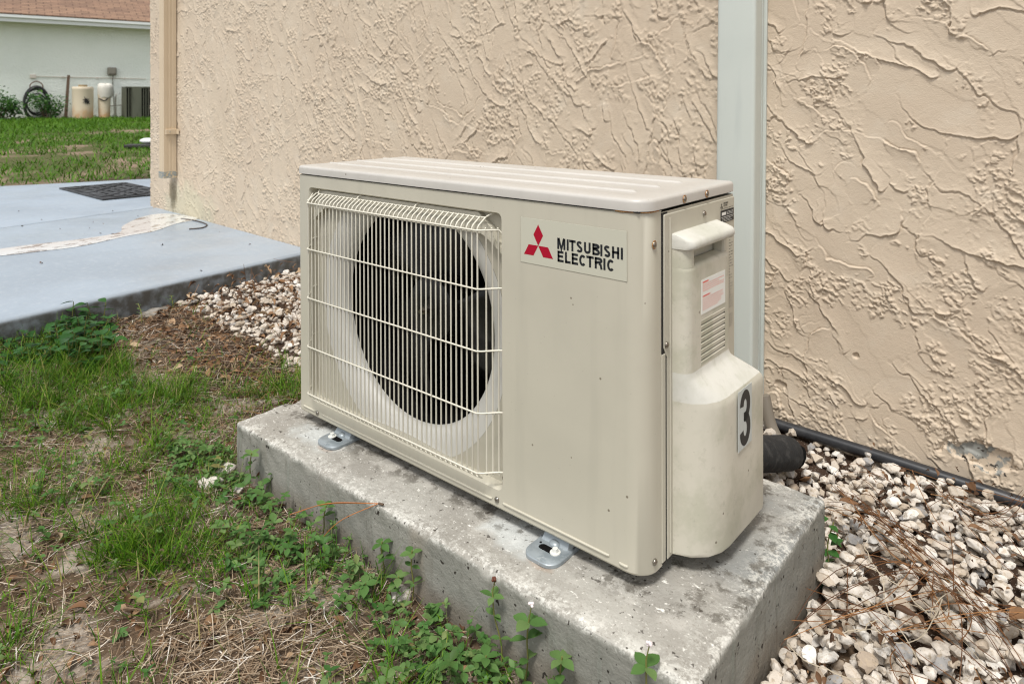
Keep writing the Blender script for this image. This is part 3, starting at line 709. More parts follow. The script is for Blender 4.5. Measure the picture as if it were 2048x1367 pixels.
# ------------------------------------------------------------------ lettering, badge, stickers
BK = Mat('black_print', srgb(22, 26, 30), .5).m; RED = Mat('red_print', srgb(160, 0, 38), .5, spec=.3).m
PLATE = Mat('pale_badge_film', srgb(188, 186, 170), .3).m; WHITE = Mat('white_sticker', srgb(226, 226, 220), .5).m; PINK = Mat('red_small_print', srgb(226, 112, 92), .5).m
def stroke(mb, pts, w, closed=False):
    P = [Vector((a, b)) for a, b in pts]; n = len(P); L, Rr = [], []
    for i in range(n):
        a = P[(i-1) % n] if (closed or i > 0) else P[i]; b = P[(i+1) % n] if (closed or i < n-1) else P[i]
        d1 = (P[i]-a).normalized() if (P[i]-a).length > 1e-9 else (b-P[i]).normalized(); d2 = (b-P[i]).normalized() if (b-P[i]).length > 1e-9 else d1
        n1 = Vector((-d1.y, d1.x)); n2 = Vector((-d2.y, d2.x)); h = (n1+n2); h = h.normalized() if h.length > 1e-6 else n1
        k = w/2/max(.35, h.dot(n1)); L.append(P[i]+h*k); Rr.append(P[i]-h*k)
    for i in range(n if closed else n-1):
        j = (i+1) % n; mb.poly([(L[i].x, 0, L[i].y), (Rr[i].x, 0, Rr[i].y), (Rr[j].x, 0, Rr[j].y), (L[j].x, 0, L[j].y)])
S_ = .225                                         # stem
def glyph(c):
    h = S_/2; a = lambda cx, cy, rx, ry, s, e, n=10: [(cx+rx*math.cos(R(s+(e-s)*i/n)), cy+ry*math.sin(R(s+(e-s)*i/n))) for i in range(n+1)]
    if c == 'I': return .28, [[(.14, 0), (.14, 1)]]
    if c == 'M': return .90, [[(.06+h, 0), (.06+h, 1)], [(.84-h, 0), (.84-h, 1)], [(.10+h, 1), (.45, .02), (.80-h, 1)]]
    if c == 'T': return .58, [[(.29, 0), (.29, 1)], [(.005, 1-h), (.575, 1-h)]]
    if c == 'H': return .75, [[(.06+h, 0), (.06+h, 1)], [(.69-h, 0), (.69-h, 1)], [(.1, .52), (.65, .52)]]
    if c == 'E': return .64, [[(.06+h, 0), (.06+h, 1)], [(.1, h), (.60, h)], [(.1, .52), (.56, .52)], [(.1, 1-h), (.59, 1-h)]]
    if c == 'L': return .57, [[(.06+h, 0), (.06+h, 1)], [(.1, h), (.55, h)]]
    if c == 'U': return .73, [[(.06+h, 1), (.06+h, .35)]+a(.365, .33, .305-h, .33-h, 180, 360)+[(.67-h, 1)]]
    if c == 'B': return .71, [[(.06+h, 0), (.06+h, 1)], [(.1, 1-h), (.38, 1-h)]+a(.40, .765, .20, .235-h, 90, -90, 8)+[(.1, .53)], [(.1, .53), (.40, .53)]+a(.42, .282, .21, .282-h, 90, -90, 8)+[(.1, h)]]
    if c == 'R': return .71, [[(.06+h, 0), (.06+h, 1)], [(.1, 1-h), (.40, 1-h)]+a(.42, .74, .19, .26-h, 90, -90, 8)+[(.1, .48)], [(.42, .48), (.55, .38), (.585, .15), (.62, 0)]]
    if c == 'C': return .66, [a(.35, .5, .305-h, .5-h, 42, 318, 18)]
    if c == 'S': return .68, [a(.34, .735, .27-h, .265-h, 25, 180, 8)+a(.34, .72, .27-h, .24-h, 180, 240, 3)[1:]+[(.34, .51)]+a(.34, .29, .29-h, .29-h, 62, 0, 4)+a(.34, .275, .29-h, .275-h, 0, -155, 9)[1:]]
def word(mb, s, x, z, cap, width):
    tot = sum(glyph(c)[0] for c in s); k = width/tot
    for c in s:
        w, st = glyph(c)
        for p in st: stroke(mb, [(x+w*k/2+(a-w/2)*k*1.04, z+b*cap) for a, b in p], S_*cap*.95)
        x += w*k
def flat(mb, name, mat, parent, y): 
    o = mb.build(name, mat, parent); o.location.y = y; return o
bx0, bx1, bz0, bz1 = .5900, .7730, .3903, .4578
badge = MB().box(((bx0+bx1)/2, -.0003, (bz0+bz1)/2), (bx1-bx0, .0006, bz1-bz0), bevel=.0002, seg=1).build('badge', PLATE, unit)
rim = MB(); stroke(rim, [(bx0, bz0), (bx1, bz0), (bx1, bz1), (bx0, bz1)], .0007, True); flat(rim, 'badge_rim', m_case('badge_edge', srgb(150, 144, 126)), badge, -.00035)
lt = MB(); word(lt, 'MITSUBISHI', .6570, .4188, .0160, .1112); word(lt, 'ELECTRIC', .6570, .4006, .0160, .0975); flat(lt, 'lettering', BK, badge, -.0008)
lo = MB()
for a in (90, 210, 330):
    d = (math.cos(R(a)), math.sin(R(a))); q = (-d[1], d[0]); L_ = .0312; k = L_/2*math.tan(R(30))
    lo.poly([(.6236, 0, .4186), (.6236+d[0]*L_/2+q[0]*k, 0, .4186+d[1]*L_/2+q[1]*k), (.6236+d[0]*L_, 0, .4186+d[1]*L_), (.6236+d[0]*L_/2-q[0]*k, 0, .4186+d[1]*L_/2-q[1]*k)])
flat(lo, 'emblem', RED, badge, -.0008)
# printing on the side: x' runs along +y
def side_print(mb, name, mat, parent, x): 
    o = mb.build(name, mat, parent); o.rotation_euler.z = math.pi/2; o.location = (x, 0, 0); return o
def sticker(y0, y1, z0, z1, x, mat, parent, name='sticker'): return MB().box((x, (y0+y1)/2, (z0+z1)/2), (.0005, y1-y0, z1-z0)).build(name, mat, parent)
def fake_lines(mb, y0, y1, z0, z1, n, w, seed, ragged=.5):
    w *= .7
    r_ = random.Random(seed); dz = (z1-z0)/n
    for i in range(n):
        z = z1-dz*(i+.5); y = y0; end = y1-(y1-y0)*r_.random()*ragged*(1 if r_.random() < .5 else .1)
        while y < end:
            l = r_.uniform(.003, .010); stroke(mb, [(y, z), (min(y+l, end), z)], w); y += l+.0014
XU = .8259
ws = sticker(.1120, .1930, .3300, .3785, XU, WHITE, plate, 'warning_sticker')
fl_ = MB(); fake_lines(fl_, .116, .189, .361, .3725, 4, .0011, 3, .3); fake_lines(fl_, .116, .189, .3345, .3525, 6, .0011, 4, .3); side_print(fl_, 'small_print', PINK, ws, XU+.0004)
hl = MB(); stroke(hl, [(.116, .3745), (.135, .3745)], .0019); stroke(hl, [(.116, .3548), (.140, .3548)], .0019); side_print(hl, 'heading', Mat('red_heading', srgb(224, 74, 52), .5).m, ws, XU+.0004)
ss = sticker(.2310, .2800, .4395, .4590, .8030, BK, plate, 'rating_sticker')
sl_ = MB(); fake_lines(sl_, .234, .277, .4405, .4470, 3, .0008, 8, .4); stroke(sl_, [(.232, .4482), (.279, .4482)], .0007); stroke(sl_, [(.2335, .4535), (.249, .4535)], .0048); fake_lines(sl_, .252, .277, .4505, .4565, 3, .0009, 9, 0); side_print(sl_, 'small_print', WHITE, ss, .80345)
st = MB()
for a in (90, 210, 330):
    d = (math.cos(R(a)), math.sin(R(a))); q = (-d[1], d[0]); L_ = .0052; k = L_/2*math.tan(R(30)); c0 = (.2345, .4655)
    st.poly([(c0[0], 0, c0[1]), (c0[0]+d[0]*L_/2+q[0]*k, 0, c0[1]+d[1]*L_/2+q[1]*k), (c0[0]+d[0]*L_, 0, c0[1]+d[1]*L_), (c0[0]+d[0]*L_/2-q[0]*k, 0, c0[1]+d[1]*L_/2-q[1]*k)])
word(st, 'MITSUBISHI', .2420, .4682, .0027, .0170); word(st, 'ELECTRIC', .2420, .4645, .0027, .0150)
fake_lines(st, .231, .279, .4600, .4630, 1, .0010, 5, 0)
fake_lines(st, .262, .278, .300, .420, 26, .0012, 11, .8)
fake_lines(st, .2625, .276, .270, .292, 6, .0010, 12, .6)
side_print(st, 'side_lettering', BK, plate, .8028)
# the number plate on the low part of the cover
ns = MB().box((.8612, .1800, .1730), (.0006, .0500, .0860)).build('number_plate', Mat('grey_white_film', srgb(186, 191, 188), .4).m, plate)
n3 = MB(); a3 = lambda cx, cy, rx, ry, s, e, n=12: [(cx+rx*math.cos(R(s+(e-s)*i/n)), cy+ry*math.sin(R(s+(e-s)*i/n))) for i in range(n+1)]
y_, z_ = .1800, .1730
stroke(n3, a3(y_, z_+.0168, .0122, .0162, 176, -66, 16)+[(y_+.0010, z_+.0012), (y_-.0050, z_+.0012)], .0132)
stroke(n3, [(y_-.0050, z_+.0012), (y_+.0012, z_+.0012)]+a3(y_, z_-.0168, .0128, .0172, 78, -176, 16), .0132)
side_print(n3, 'digit', BK, ns, .8617)
# ================================================================== FAR SIDE OF THE LAWN
B0 = CAM+ray(0, 243)*16.0; B1 = CAM+ray(298, 240)*17.8
nd = (B1-B0); nd[2] = 0; NL = np.linalg.norm(nd); nd /= NL
nn = np.array([nd[1], -nd[0], 0]);                # facing the camera
if nn @ (CAM-B0) < 0: nn = -nn
NROT = math.atan2(nd[1], nd[0]); NZ = float(B0[2])
def nb(px, py, off=0.0):
    d = ray(px, py); t = ((B0+nn*off-CAM)@nn)/(d@nn); p = CAM+t*d; return float((p-B0)@nd), float(p[2]-NZ)
def nthing(name, s, off, label, cat, z=None, group=None):
    p = B0+nd*s+nn*off; zz = float(gz(p[0], p[1])) if z is None else NZ+z
    return tag(empty(name, (p[0], p[1], zz), (0, 0, NROT)), label, cat, group)
# in the local frame: x along the wall, -y towards the camera
m = Mat('pale_green_render', srgb(238, 243, 234), .8); m.mix(m.rng(m.noise(1.2, 5), .4, .7), srgb(232, 238, 228)); m.mix(m.rng(m.noise(5, 4), .55, .75, 0, .4), srgb(242, 245, 238))
m.mix(m.math('MULTIPLY', m.rng(m.axis(2), .55, .05), m.rng(m.noise(2.2, 5), .38, .6, 0, .6)), srgb(140, 138, 124)); m.bump(m.noise(24, 4), .6, .03); render_mat = m.m
m = Mat('asphalt_shingle', srgb(128, 96, 78), .9)
bt = m.n('ShaderNodeTexBrick'); bt.inputs['Scale'].default_value = 1; bt.inputs['Brick Width'].default_value = .3; bt.inputs['Row Height'].default_value = .14; bt.inputs['Mortar Size'].default_value = .012
bt.inputs['Color1'].default_value = (*srgb(142, 114, 92), 1); bt.inputs['Color2'].default_value = (*srgb(116, 92, 76), 1); bt.inputs['Mortar'].default_value = (*srgb(84, 62, 52), 1)
m.l(m.coord(), bt.inputs['Vector']); m.mix(1.0, bt.outputs[0]); m.mix(m.rng(m.noise(3, 5), .4, .7, 0, .5), srgb(150, 118, 96)); shingle = m.m
fascia_mat = Mat('white_fascia', srgb(226, 230, 228), .5).m
nh = nthing('neighbour_house', 0, 0, 'pale green rendered house with brown shingle roof across the lawn', 'house', z=-.05)
HZ = nb(150, 49, .40)[1]
MB().box((2.5, .1, HZ/2+.15), (16, .2, HZ+.35)).build('wall', render_mat, nh)
MB().box((2.5, -.20, HZ+.095), (16.4, .40, .03)).build('soffit', fascia_mat, nh)
MB().box((2.5, -.415, HZ+.115), (16.4, .03, .17)).box((2.5, -.45, HZ+.165), (16.4, .05, .09), bevel=.012).build('gutter', fascia_mat, nh)
rf = MB(); ang = math.atan(.42)
rfo = MB().box((0, 1.1, 0), (16.4, 2.3, .05)).build('roof', shingle, nh); rfo.location = (2.5, -.43, HZ+.215); rfo.rotation_euler.x = ang
far = MB().box((0, 1.1, 0), (16.4, 2.3, .05)).build('roof', shingle, nh); far.location = (2.5, 3.9, HZ+.22); far.rotation_euler = (ang, 0, math.pi)

# drums
m = Mat('sun_bleached_plastic', srgb(214, 200, 176), .5); m.mix(m.math('MULTIPLY', m.rng(m.axis(2), .40, .05), m.rng(m.noise(4, 4), .3, .6)), srgb(206, 156, 104)); m.mix(m.rng(m.noise(3, 4), .5, .7, 0, .5), srgb(196, 184, 160)); drum_mat = m.m
def drum(px0, px1, pyt, off, name, label, taper=.0):
    s0, _ = nb(px0, 243, off); s1, _ = nb(px1, 243, off); top = nb((px0+px1)/2, pyt, off)[1]+.0
    t = nthing(name, (s0+s1)/2, off, label, 'drum'); r = (s1-s0)/2*.97; h = top-(t.location.z-NZ)
    pr = [(r*(.94-taper), 0), (r*(.97-taper), .02), (r*(.98-taper*.6), h*.33), (r, h*.90), (r*1.02, h*.92), (r*1.02, h*.96), (r*.97, h), (r*.9, h+.004)]
    MB().loft([[(a*math.cos(2*math.pi*k/32), a*math.sin(2*math.pi*k/32), z) for k in range(32)] for a, z in pr], cap0=True, cap1=True).build('body', drum_mat, t, 40)
    return t, r, h
BLK = Mat('black_stain', (.02, .018, .015), .8).m
t, r, h = drum(143, 188, 174, .75, 'plastic_drum', 'wide bleached plastic drum with a dark star shaped hole in its side')
MB().cyl((0, 0, h), (0, 0, h+.05), r*.42, n=20).build('bung', Mat('tan_cap', srgb(150, 132, 100), .6).m, t)
pts = []; rs = random.Random(4)
for k in range(18):
    rad = (.055 if k % 2 else .115)*rs.uniform(.7, 1.15); a = 2*math.pi*k/18; x = .06+rad*math.cos(a)*.8; z = h*.57+rad*math.sin(a)
    pts.append((x, -math.sqrt(max(r*r*1.0-x*x, 0))-.004, z))
MB().loft([pts, [(p[0], p[1]+.01, p[2]) for p in pts]], cap0=True, cap1=True).build('hole', BLK, t)
t2, r2, h2 = drum(195, 222, 187, .70, 'plastic_drum', 'narrow tapering drum with a crumpled white sheet over its top', .10)
bag = MB().loft([[(r2*f*math.cos(2*math.pi*k/20)*1.06+.02, r2*f*math.sin(2*math.pi*k/20)*1.06, h2+z+.02*math.sin(k*2.3)) for k in range(20)] for f, z in ((1.05, -.09), (1.12, .0), (1.14, .12), (1.1, .19), (.9, .22), (.3, .23))], cap1=True)
tag(bag.build('plastic_sheet', Mat('dull_plastic_sheet', srgb(206, 202, 192), .6).m, None, 50), 'crumpled white plastic sheet draped over the narrow drum', 'plastic sheet').matrix_world = Matrix.Translation(t2.location) @ Matrix.Rotation(NROT, 4, 'Z')
MB().tube(spline([(-r2*.9, -r2*.7, h2-.12), (0, -r2*1.08, h2-.17), (r2*.8, -r2*.8, h2-.06), (r2*1.2, -.3*r2, h2-.05)], 5), .012, 6).build('strap', BLK, t2)

# old condenser
m = Mat('green_grey_metal', srgb(96, 98, 84), .5, metal=.2); m.mix(m.rng(m.noise(3, 4, stretch=(3, 3, .5)), .45, .7), srgb(70, 72, 60)); cond_mat = m.m
s0, _ = nb(250, 238, 1.0); top = nb(250, 173, 1.0)[1]
t = nthing('condenser', s0+.40, .60, 'dark green boxy condenser with upright louvres by the pale house', 'condenser'); h = top-(t.location.z-NZ)
MB().box((0, 0, h*.5), (.72, .72, h*.94)).build('core', dark, t)
MB().box((0, 0, h*.975), (.78, .78, h*.05), bevel=.01).build('top_cap', cond_mat, t); MB().box((0, 0, h*.02), (.80, .80, h*.05)).build('base_pan', cond_mat, t)
sl = MB().box((0, 0, h*.5), (.022, .014, h*.92)).mesh('louvre')
for k in range(15):
    o = link('louvre', sl, cond_mat, t); o.location = (-.37+.0528*k, -.375, 0); o.rotation_euler.z = .5
    o = link('louvre', sl, cond_mat, t); o.location = (-.375, -.37+.0528*k, 0); o.rotation_euler.z = -1.1
MB().box((-.15, -.38, h*.5), (.20, .02, h*.92)).box((.16, -.38, h*.5), (.04, .02, h*.92)).build('panel', cond_mat, t)

# hose coil on a hoop hanger
hm = Mat('black_rubber', (.016, .016, .016), .45).m
sc_, hc = nb(73, 207, .14); ra = (nb(99, 207, .14)[0]-nb(47, 207, .14)[0])/2; rb = (nb(73, 168, .14)[1]-nb(73, 243, .14)[1])/2*.92
t = nthing('garden_hose', sc_, .14, 'black garden hose coiled on a wire hanger between the bushes', 'hose', z=hc)
hz = MB()
for k in range(7):
    f = 1-.045*k*(.6+.4*math.sin(k*1.7)); dz = -.03*k*(k % 3 != 0)
    hz.tube([(ra*f*math.cos(2*math.pi*i/30)+.012*math.sin(k*2.1), .015*math.sin(k*3+i*.4)-.015*k*.3, rb*f*math.sin(2*math.pi*i/30)+(dz if math.sin(2*math.pi*i/30) > 0 else -dz*.6)) for i in range(30)], .019, 7, closed=True)
hz.build('coil', hm, t, 80)
MB().tube(spline([(-.13, .02, rb*.86), (-.11, .02, rb*1.12), (0, .02, rb*1.28), (.11, .02, rb*1.12), (.13, .02, rb*.86)], 5), .012, 6).build('hanger', Mat('rusty_wire', srgb(110, 84, 64), .7).m, t)

s_, hh = nb(137, 158, .15); s2, h_ = nb(131, 241, .30)
t = nthing('board', s2, .30, 'weathered timber board leaning upright against the pale wall', 'board')
wd = Mat('weathered_timber', srgb(92, 74, 58), .85).m
MB().loft([[(-.03, -.012, 0), (.03, -.012, 0), (.03, .012, 0), (-.03, .012, 0)], [(s_-s2-.03, .12, hh+.05), (s_-s2+.03, .12, hh+.05), (s_-s2+.03, .144, hh+.05), (s_-s2-.03, .144, hh+.05)]], cap0=True, cap1=True); 
mbb = MB().loft([[(-.035, -.012, 0), (.035, -.012, 0), (.035, .012, 0), (-.035, .012, 0)], [(s_-s2-.03, .12, hh+.05), (s_-s2+.03, .12, hh+.05), (s_-s2+.03, .144, hh+.05), (s_-s2-.03, .144, hh+.05)]], cap0=True, cap1=True); mbb.build('plank', wd, t)
s_, hh = nb(224, 143, .08)
gm = Mat('grey_plastic_box', srgb(128, 124, 112), .55).m
t = nthing('meter_box', s_, .0, 'small grey electrical box fixed high on the pale green wall', 'electrical box', z=hh)
MB().box((0, -.06, 0), (.20, .11, .20), bevel=.025).box((0, -.125, .01), (.15, .02, .14), bevel=.008).build('box', gm, t)
MB().tube(spline([(.02, -.05, -.1), (.02, -.02, -.3), (.03, -.02, -.6), (.05, -.03, -1.1), (.0, -.03, -1.35)], 5), .009, 5).build('cable', gm, t)
sa, ha = nb(66, 153, .03); sb_, hb = nb(292, 158, .03)
t = nthing('wall_conduit', sa, .0, 'thin pinkish conduit running level along the pale wall to a socket box', 'conduit', z=ha)
pk = Mat('pinkish_paint', srgb(214, 205, 192), .6).m
MB().box((0, -.02, 0), (.12, .05, .09), bevel=.01).build('socket', pk, t); MB().cyl((.05, -.015, 0), (sb_-sa, -.015, hb-ha), .008, n=8).build('pipe', pk, t)
for f in (.25, .55, .8): MB().box((f*(sb_-sa), -.017, f*(hb-ha)), (.04, .03, .035)).build('clip', pk, t)
s_, hh = nb(231, 190, .1)
t = nthing('standpipe', s_, .12, 'slim dark pipe rising from the soil left of the condenser', 'pipe'); MB().tube([(0, 0, -.05), (0, 0, .55), (.02, .03, .60)], .014, 6).tube([(-.25, 0, .30), (.3, 0, .34)], .010, 6).build('riser', gm, t)

# ------------------------------------------------------------------ leaves, blades, stones as arrays
LU = np.linspace(0, 1, 6); LW = np.array([.05, .62, .98, .96, .62, .03])
def leaf_template(wid=.5, fold=.16, droop=.22, lobes=0):
    V = []
    for u, w in zip(LU, LW):
        for s in (-1, 0, 1): V.append((u, s*w*wid/2, abs(s)*w*fold*.5-droop*u*u))
    F = []
    for i in range(5):
        for j in range(2): a = i*3+j; F.append((a, a+1, a+4, a+3))
    return np.array(V), np.array(F)
def rot_mats(az, pitch, roll):
    ca, sa = np.cos(az), np.sin(az); cp, sp = np.cos(pitch), np.sin(pitch); cr, sr = np.cos(roll), np.sin(roll)
    Z = np.zeros_like(ca); O = np.ones_like(ca)
    Rz = np.stack([ca, -sa, Z, sa, ca, Z, Z, Z, O], -1).reshape(-1, 3, 3)
    Ry = np.stack([cp, Z, -sp, Z, O, Z, sp, Z, cp], -1).reshape(-1, 3, 3)
    Rx = np.stack([O, Z, Z, Z, cr, -sr, Z, sr, cr], -1).reshape(-1, 3, 3)
    return Rz@Ry@Rx
def scatter(tmpl, P, az, pitch, roll, size):
    V, F = tmpl; n = len(P); M_ = rot_mats(az, pitch, roll)
    W_ = np.einsum('nij,vj->nvi', M_, V)*np.asarray(size).reshape(n, -1)[:, None, :] + P[:, None, :]
    return W_.reshape(-1, 3), (F[None]+(np.arange(n)*len(V))[:, None, None]).reshape(-1, F.shape[1])
def blades(P, h, w, az, lean, curve, rows=4):
    n = len(P); t = np.linspace(0, 1, rows)[None, :]
    d = np.stack([np.cos(az), np.sin(az)], -1)
    hor = h[:, None]*(np.sin(lean)[:, None]*t+curve[:, None]*t*t); ver = h[:, None]*(np.cos(lean)[:, None]*t-.45*np.abs(curve)[:, None]*t*t)
    c = np.concatenate([P[:, None, :2]+hor[..., None]*d[:, None, :], (P[:, None, 2]+ver)[..., None]], -1)
    wd_ = (w[:, None]*(1-t**1.6*.92))/2
    s = np.stack([-d[:, 1], d[:, 0], np.zeros(n)], -1)
    V = np.stack([c-s[:, None, :]*wd_[..., None], c+s[:, None, :]*wd_[..., None]], 2).reshape(n, rows*2, 3)
    f = np.array([(2*i, 2*i+1, 2*i+3, 2*i+2) for i in range(rows-1)])
    return V.reshape(-1, 3), (f[None]+(np.arange(n)*rows*2)[:, None, None]).reshape(-1, 4), rows*2
def m_leaf(name, stops, rough=.5, trans=.25, tintscale=1):
    m = Mat(name, stops[0][1], rough, spec=.18); m.ramp(m.attr(), stops)
    m.mix(m.rng(m.noise(60, 2), .4, .7, 0, .3), (.09, .10, .03)) if trans else None
    if trans:
        tr = m.n('ShaderNodeBsdfTranslucent'); mx = m.n('ShaderNodeMixShader'); mx.inputs[0].default_value = trans
        m.l(m.out, tr.inputs[0]); o = m.t.nodes['Material Output']; m.l(m.b.outputs[0], mx.inputs[1]); m.l(tr.outputs[0], mx.inputs[2]); m.l(mx.outputs[0], o.inputs[0])
    return m.m
GREEN = m_leaf('grass_blade', [(0, (.018, .066, .004)), (.40, (.058, .165, .005)), (.75, (.14, .265, .012)), (.92, (.28, .25, .07)), (1, (.38, .30, .15))])
LAWN = m_leaf('lawn_blade', [(0, (.030, .095, .005)), (.5, (.070, .185, .008)), (1, (.14, .27, .02))])
CLOVER = m_leaf('weed_leaf', [(0, (.038, .110, .022)), (.5, (.090, .190, .050)), (.85, (.17, .26, .09)), (1, (.24, .22, .08))])
BUSH = m_leaf('glossy_leaf', [(0, (.018, .075, .018)), (.5, (.040, .135, .030)), (1, (.10, .22, .045))], .32)
STRAW = m_leaf('dead_straw', [(0, (.075, .050, .032)), (.35, (.20, .14, .09)), (.7, (.34, .255, .17)), (.9, (.52, .44, .34)), (1, (.62, .57, .50))], .8, 0)
DRY = m_leaf('dry_leaf', [(0, (.055, .030, .018)), (.4, (.15, .078, .038)), (.75, (.27, .16, .085)), (1, (.42, .31, .20))], .6, 0)
NEEDLE = m_leaf('pine_needle_brown', [(0, (.060, .026, .012)), (.5, (.14, .060, .022)), (1, (.30, .15, .06))], .5, 0)
WOOD = Mat('dry_root', srgb(168, 156, 136), .8).m

def poly_in(pxs):                                  # ground polygon from the print's outline of a patch
    return np.array([at_z(x, y, -.125)[:2] for x, y in pxs])
def inside(P, poly):
    x, y = P[:, 0], P[:, 1]; r = np.zeros(len(P), bool); n = len(poly)
    for i in range(n):
        x1, y1 = poly[i]; x2, y2 = poly[(i+1) % n]
        c = ((y1 > y) != (y2 > y)) & (x < (x2-x1)*(y-y1)/(y2-y1+1e-12)+x1); r ^= c
    return r
def seed_pts(n, x0, x1, y0, y1): return np.stack([RNG.uniform(x0, x1, n), RNG.uniform(y0, y1, n)], -1)
def off_pad(P, mgn=0): return ~((P[:, 0] > -.09-mgn) & (P[:, 0] < .915+mgn) & (P[:, 1] > -.093-mgn) & (P[:, 1] < .39+mgn))
def edge_x(y): return -1.1484-.0954*(y+.2373)
def on_ground(P, dz=0): return np.concatenate([P, (gz(P[:, 0], P[:, 1])+dz)[:, None]], -1)
SOIL = poly_in([(215, 660), (300, 640), (420, 655), (560, 720), (560, 770), (420, 770), (330, 760), (225, 735)])
BARE1 = poly_in([(0, 1050), (90, 1060), (200, 1090), (160, 1150), (60, 1170), (0, 1160)])
BARE2 = poly_in([(330, 1240), (480, 1220), (620, 1240), (760, 1300), (700, 1400), (420, 1400), (300, 1320)])
BARE3 = poly_in([(60, 1290), (180, 1260), (260, 1290), (280, 1367), (80, 1367)])
BARE4 = poly_in([(170, 900), (300, 880), (300, 930), (160, 940)])
LUSH = [poly_in(q) for q in ([(0, 690), (240, 720), (330, 800), (150, 880), (0, 880)], [(190, 1000), (420, 1010), (470, 1120), (360, 1240), (240, 1240), (170, 1120)], [(0, 930), (60, 920), (90, 1020), (0, 1050)], [(200, 860), (420, 830), (440, 1000), (300, 1000)], [(0, 1250), (90, 1280), (100, 1367), (0, 1367)], [(300, 780), (390, 760), (400, 830), (320, 850)], [(470, 730), (580, 760), (560, 800), (470, 790)])]
COVER = poly_in([(330, 890), (450, 900), (500, 960), (640, 1020), (760, 1080), (1000, 1220), (1300, 1440), (640, 1440), (560, 1300), (500, 1180), (420, 1080), (330, 980)])

# grass
P = seed_pts(230000, -1.32, 1.0, -1.0, .34); cl = fbm(P[:, 0]*13+30, P[:, 1]*13+30, 51, 2); cl2 = fbm(P[:, 0]*4+30, P[:, 1]*4+30, 52, 2)
dens = .28*sstep(.40, .60, cl)*sstep(.32, .55, cl2)+.03
for q in LUSH: dens = np.maximum(dens, inside(P, q)*(.14+.50*sstep(.36, .6, cl)))
dens *= .55+.75*sstep(.4, .6, fbm(P[:, 0]*21+11, P[:, 1]*21+11, 57, 2))
for q in (BARE1, BARE2, BARE3, BARE4, SOIL): dens *= np.where(inside(P, q), .10, 1)
dens *= 1-.6*inside(P, COVER)
keep = (RNG.random(len(P)) < dens) & off_pad(P, .004) & (P[:, 0] > edge_x(P[:, 1])+.006) & (gravel_mask(P[:, 0], P[:, 1]) < .5)
P = P[keep]; n = len(P); ctr = np.floor(P*24)/24+1/48; dv = P-ctr
az = np.arctan2(dv[:, 1], dv[:, 0])+RNG.normal(0, .7, n)
hgt = RNG.gamma(5, .0088, n).clip(.012, .10)*(.75+.6*fbm(P[:, 0]*13+30, P[:, 1]*13+30, 51, 2))
V, F, k = blades(on_ground(P, -.003), hgt, RNG.uniform(.0012, .0027, n), az, RNG.uniform(.1, .95, n), RNG.uniform(.05, .7, n))
tint = np.repeat(np.clip(RNG.normal(.44, .24, n)+.35*(RNG.random(n) < .10), 0, 1), k)
tag(np_mesh('grass', V, F, GREEN, None, True, tint), kind='stuff')
# fine feathery sprigs between the grass
P = seed_pts(9000, -1.32, .9, -1.0, .26); cl = fbm(P[:, 0]*8+60, P[:, 1]*8+60, 58, 2)
lush = np.zeros(len(P), bool)
for q in LUSH: lush |= inside(P, q)
P = P[(RNG.random(len(P)) < sstep(.45, .65, cl)*.55+.25*lush) & off_pad(P, .004) & (P[:, 0] > edge_x(P[:, 1])+.01) & ~inside(P, SOIL) & ~inside(P, BARE2) & (gravel_mask(P[:, 0], P[:, 1]) < .5)]
n = len(P); sub = 9; hh = RNG.uniform(.02, .06, n); azs = RNG.uniform(0, 6.28, n); ln = RNG.uniform(.2, 1.1, n)
u = np.tile(np.linspace(.15, 1, sub), n); PP = np.repeat(on_ground(P), sub, 0); hr = np.repeat(hh, sub)*u
PP = PP+np.stack([hr*np.sin(np.repeat(ln, sub))*np.cos(np.repeat(azs, sub)), hr*np.sin(np.repeat(ln, sub))*np.sin(np.repeat(azs, sub)), hr*np.cos(np.repeat(ln, sub))], -1)
N = len(PP); V, F, k = blades(PP, RNG.uniform(.006, .014, N), RNG.uniform(.001, .002, N), RNG.uniform(0, 6.28, N), RNG.uniform(.4, 1.3, N), RNG.uniform(0, .4, N), 3)
V2, F2, k2 = blades(on_ground(P), hh, np.full(n, .0013), azs, ln, np.zeros(n), 3)
tag(np_mesh('ground_weeds', np.concatenate([V, V2]), np.concatenate([F, F2+len(V)]), GREEN, None, True, np.clip(np.concatenate([np.repeat(RNG.normal(.5, .2, N), k), np.repeat(RNG.normal(.6, .2, n), k2)]), 0, .85)), kind='stuff')

# straw, dead stems and litter
P = seed_pts(66000, -1.32, 1.05, -1.0, .34); c1 = fbm(P[:, 0]*6+80, P[:, 1]*6+80, 61, 2)
dens = .22+.5*sstep(.45, .65, c1)
dens = np.where(inside(P, BARE2), .85, dens); dens = np.where(inside(P, SOIL), .30, dens); dens = np.where(inside(P, BARE1) | inside(P, BARE3), .3, dens)
P = P[(RNG.random(len(P)) < dens) & off_pad(P, -.0) & (P[:, 0] > edge_x(P[:, 1])+.02) & (gravel_mask(P[:, 0], P[:, 1]) < .6)]
n = len(P); L = RNG.gamma(4, .010, n).clip(.010, .10)
V, F, k = blades(on_ground(P, .003), L, RNG.uniform(.0007, .0019, n), RNG.uniform(0, 6.28, n)*.4+RNG.choice([.3, 2.2, 3.6, 5.2], n), RNG.normal(1.5, .09, n), RNG.normal(0, .25, n), 4)
V = V.reshape(n, k, 3); sw_ = np.repeat(np.linspace(0, 1, 4)**2, 2)[None]*RNG.normal(0, .35, n)[:, None]*L[:, None]; V[..., 0] += sw_*RNG.choice([-1, 1], n)[:, None]; V[..., 1] += sw_*.6
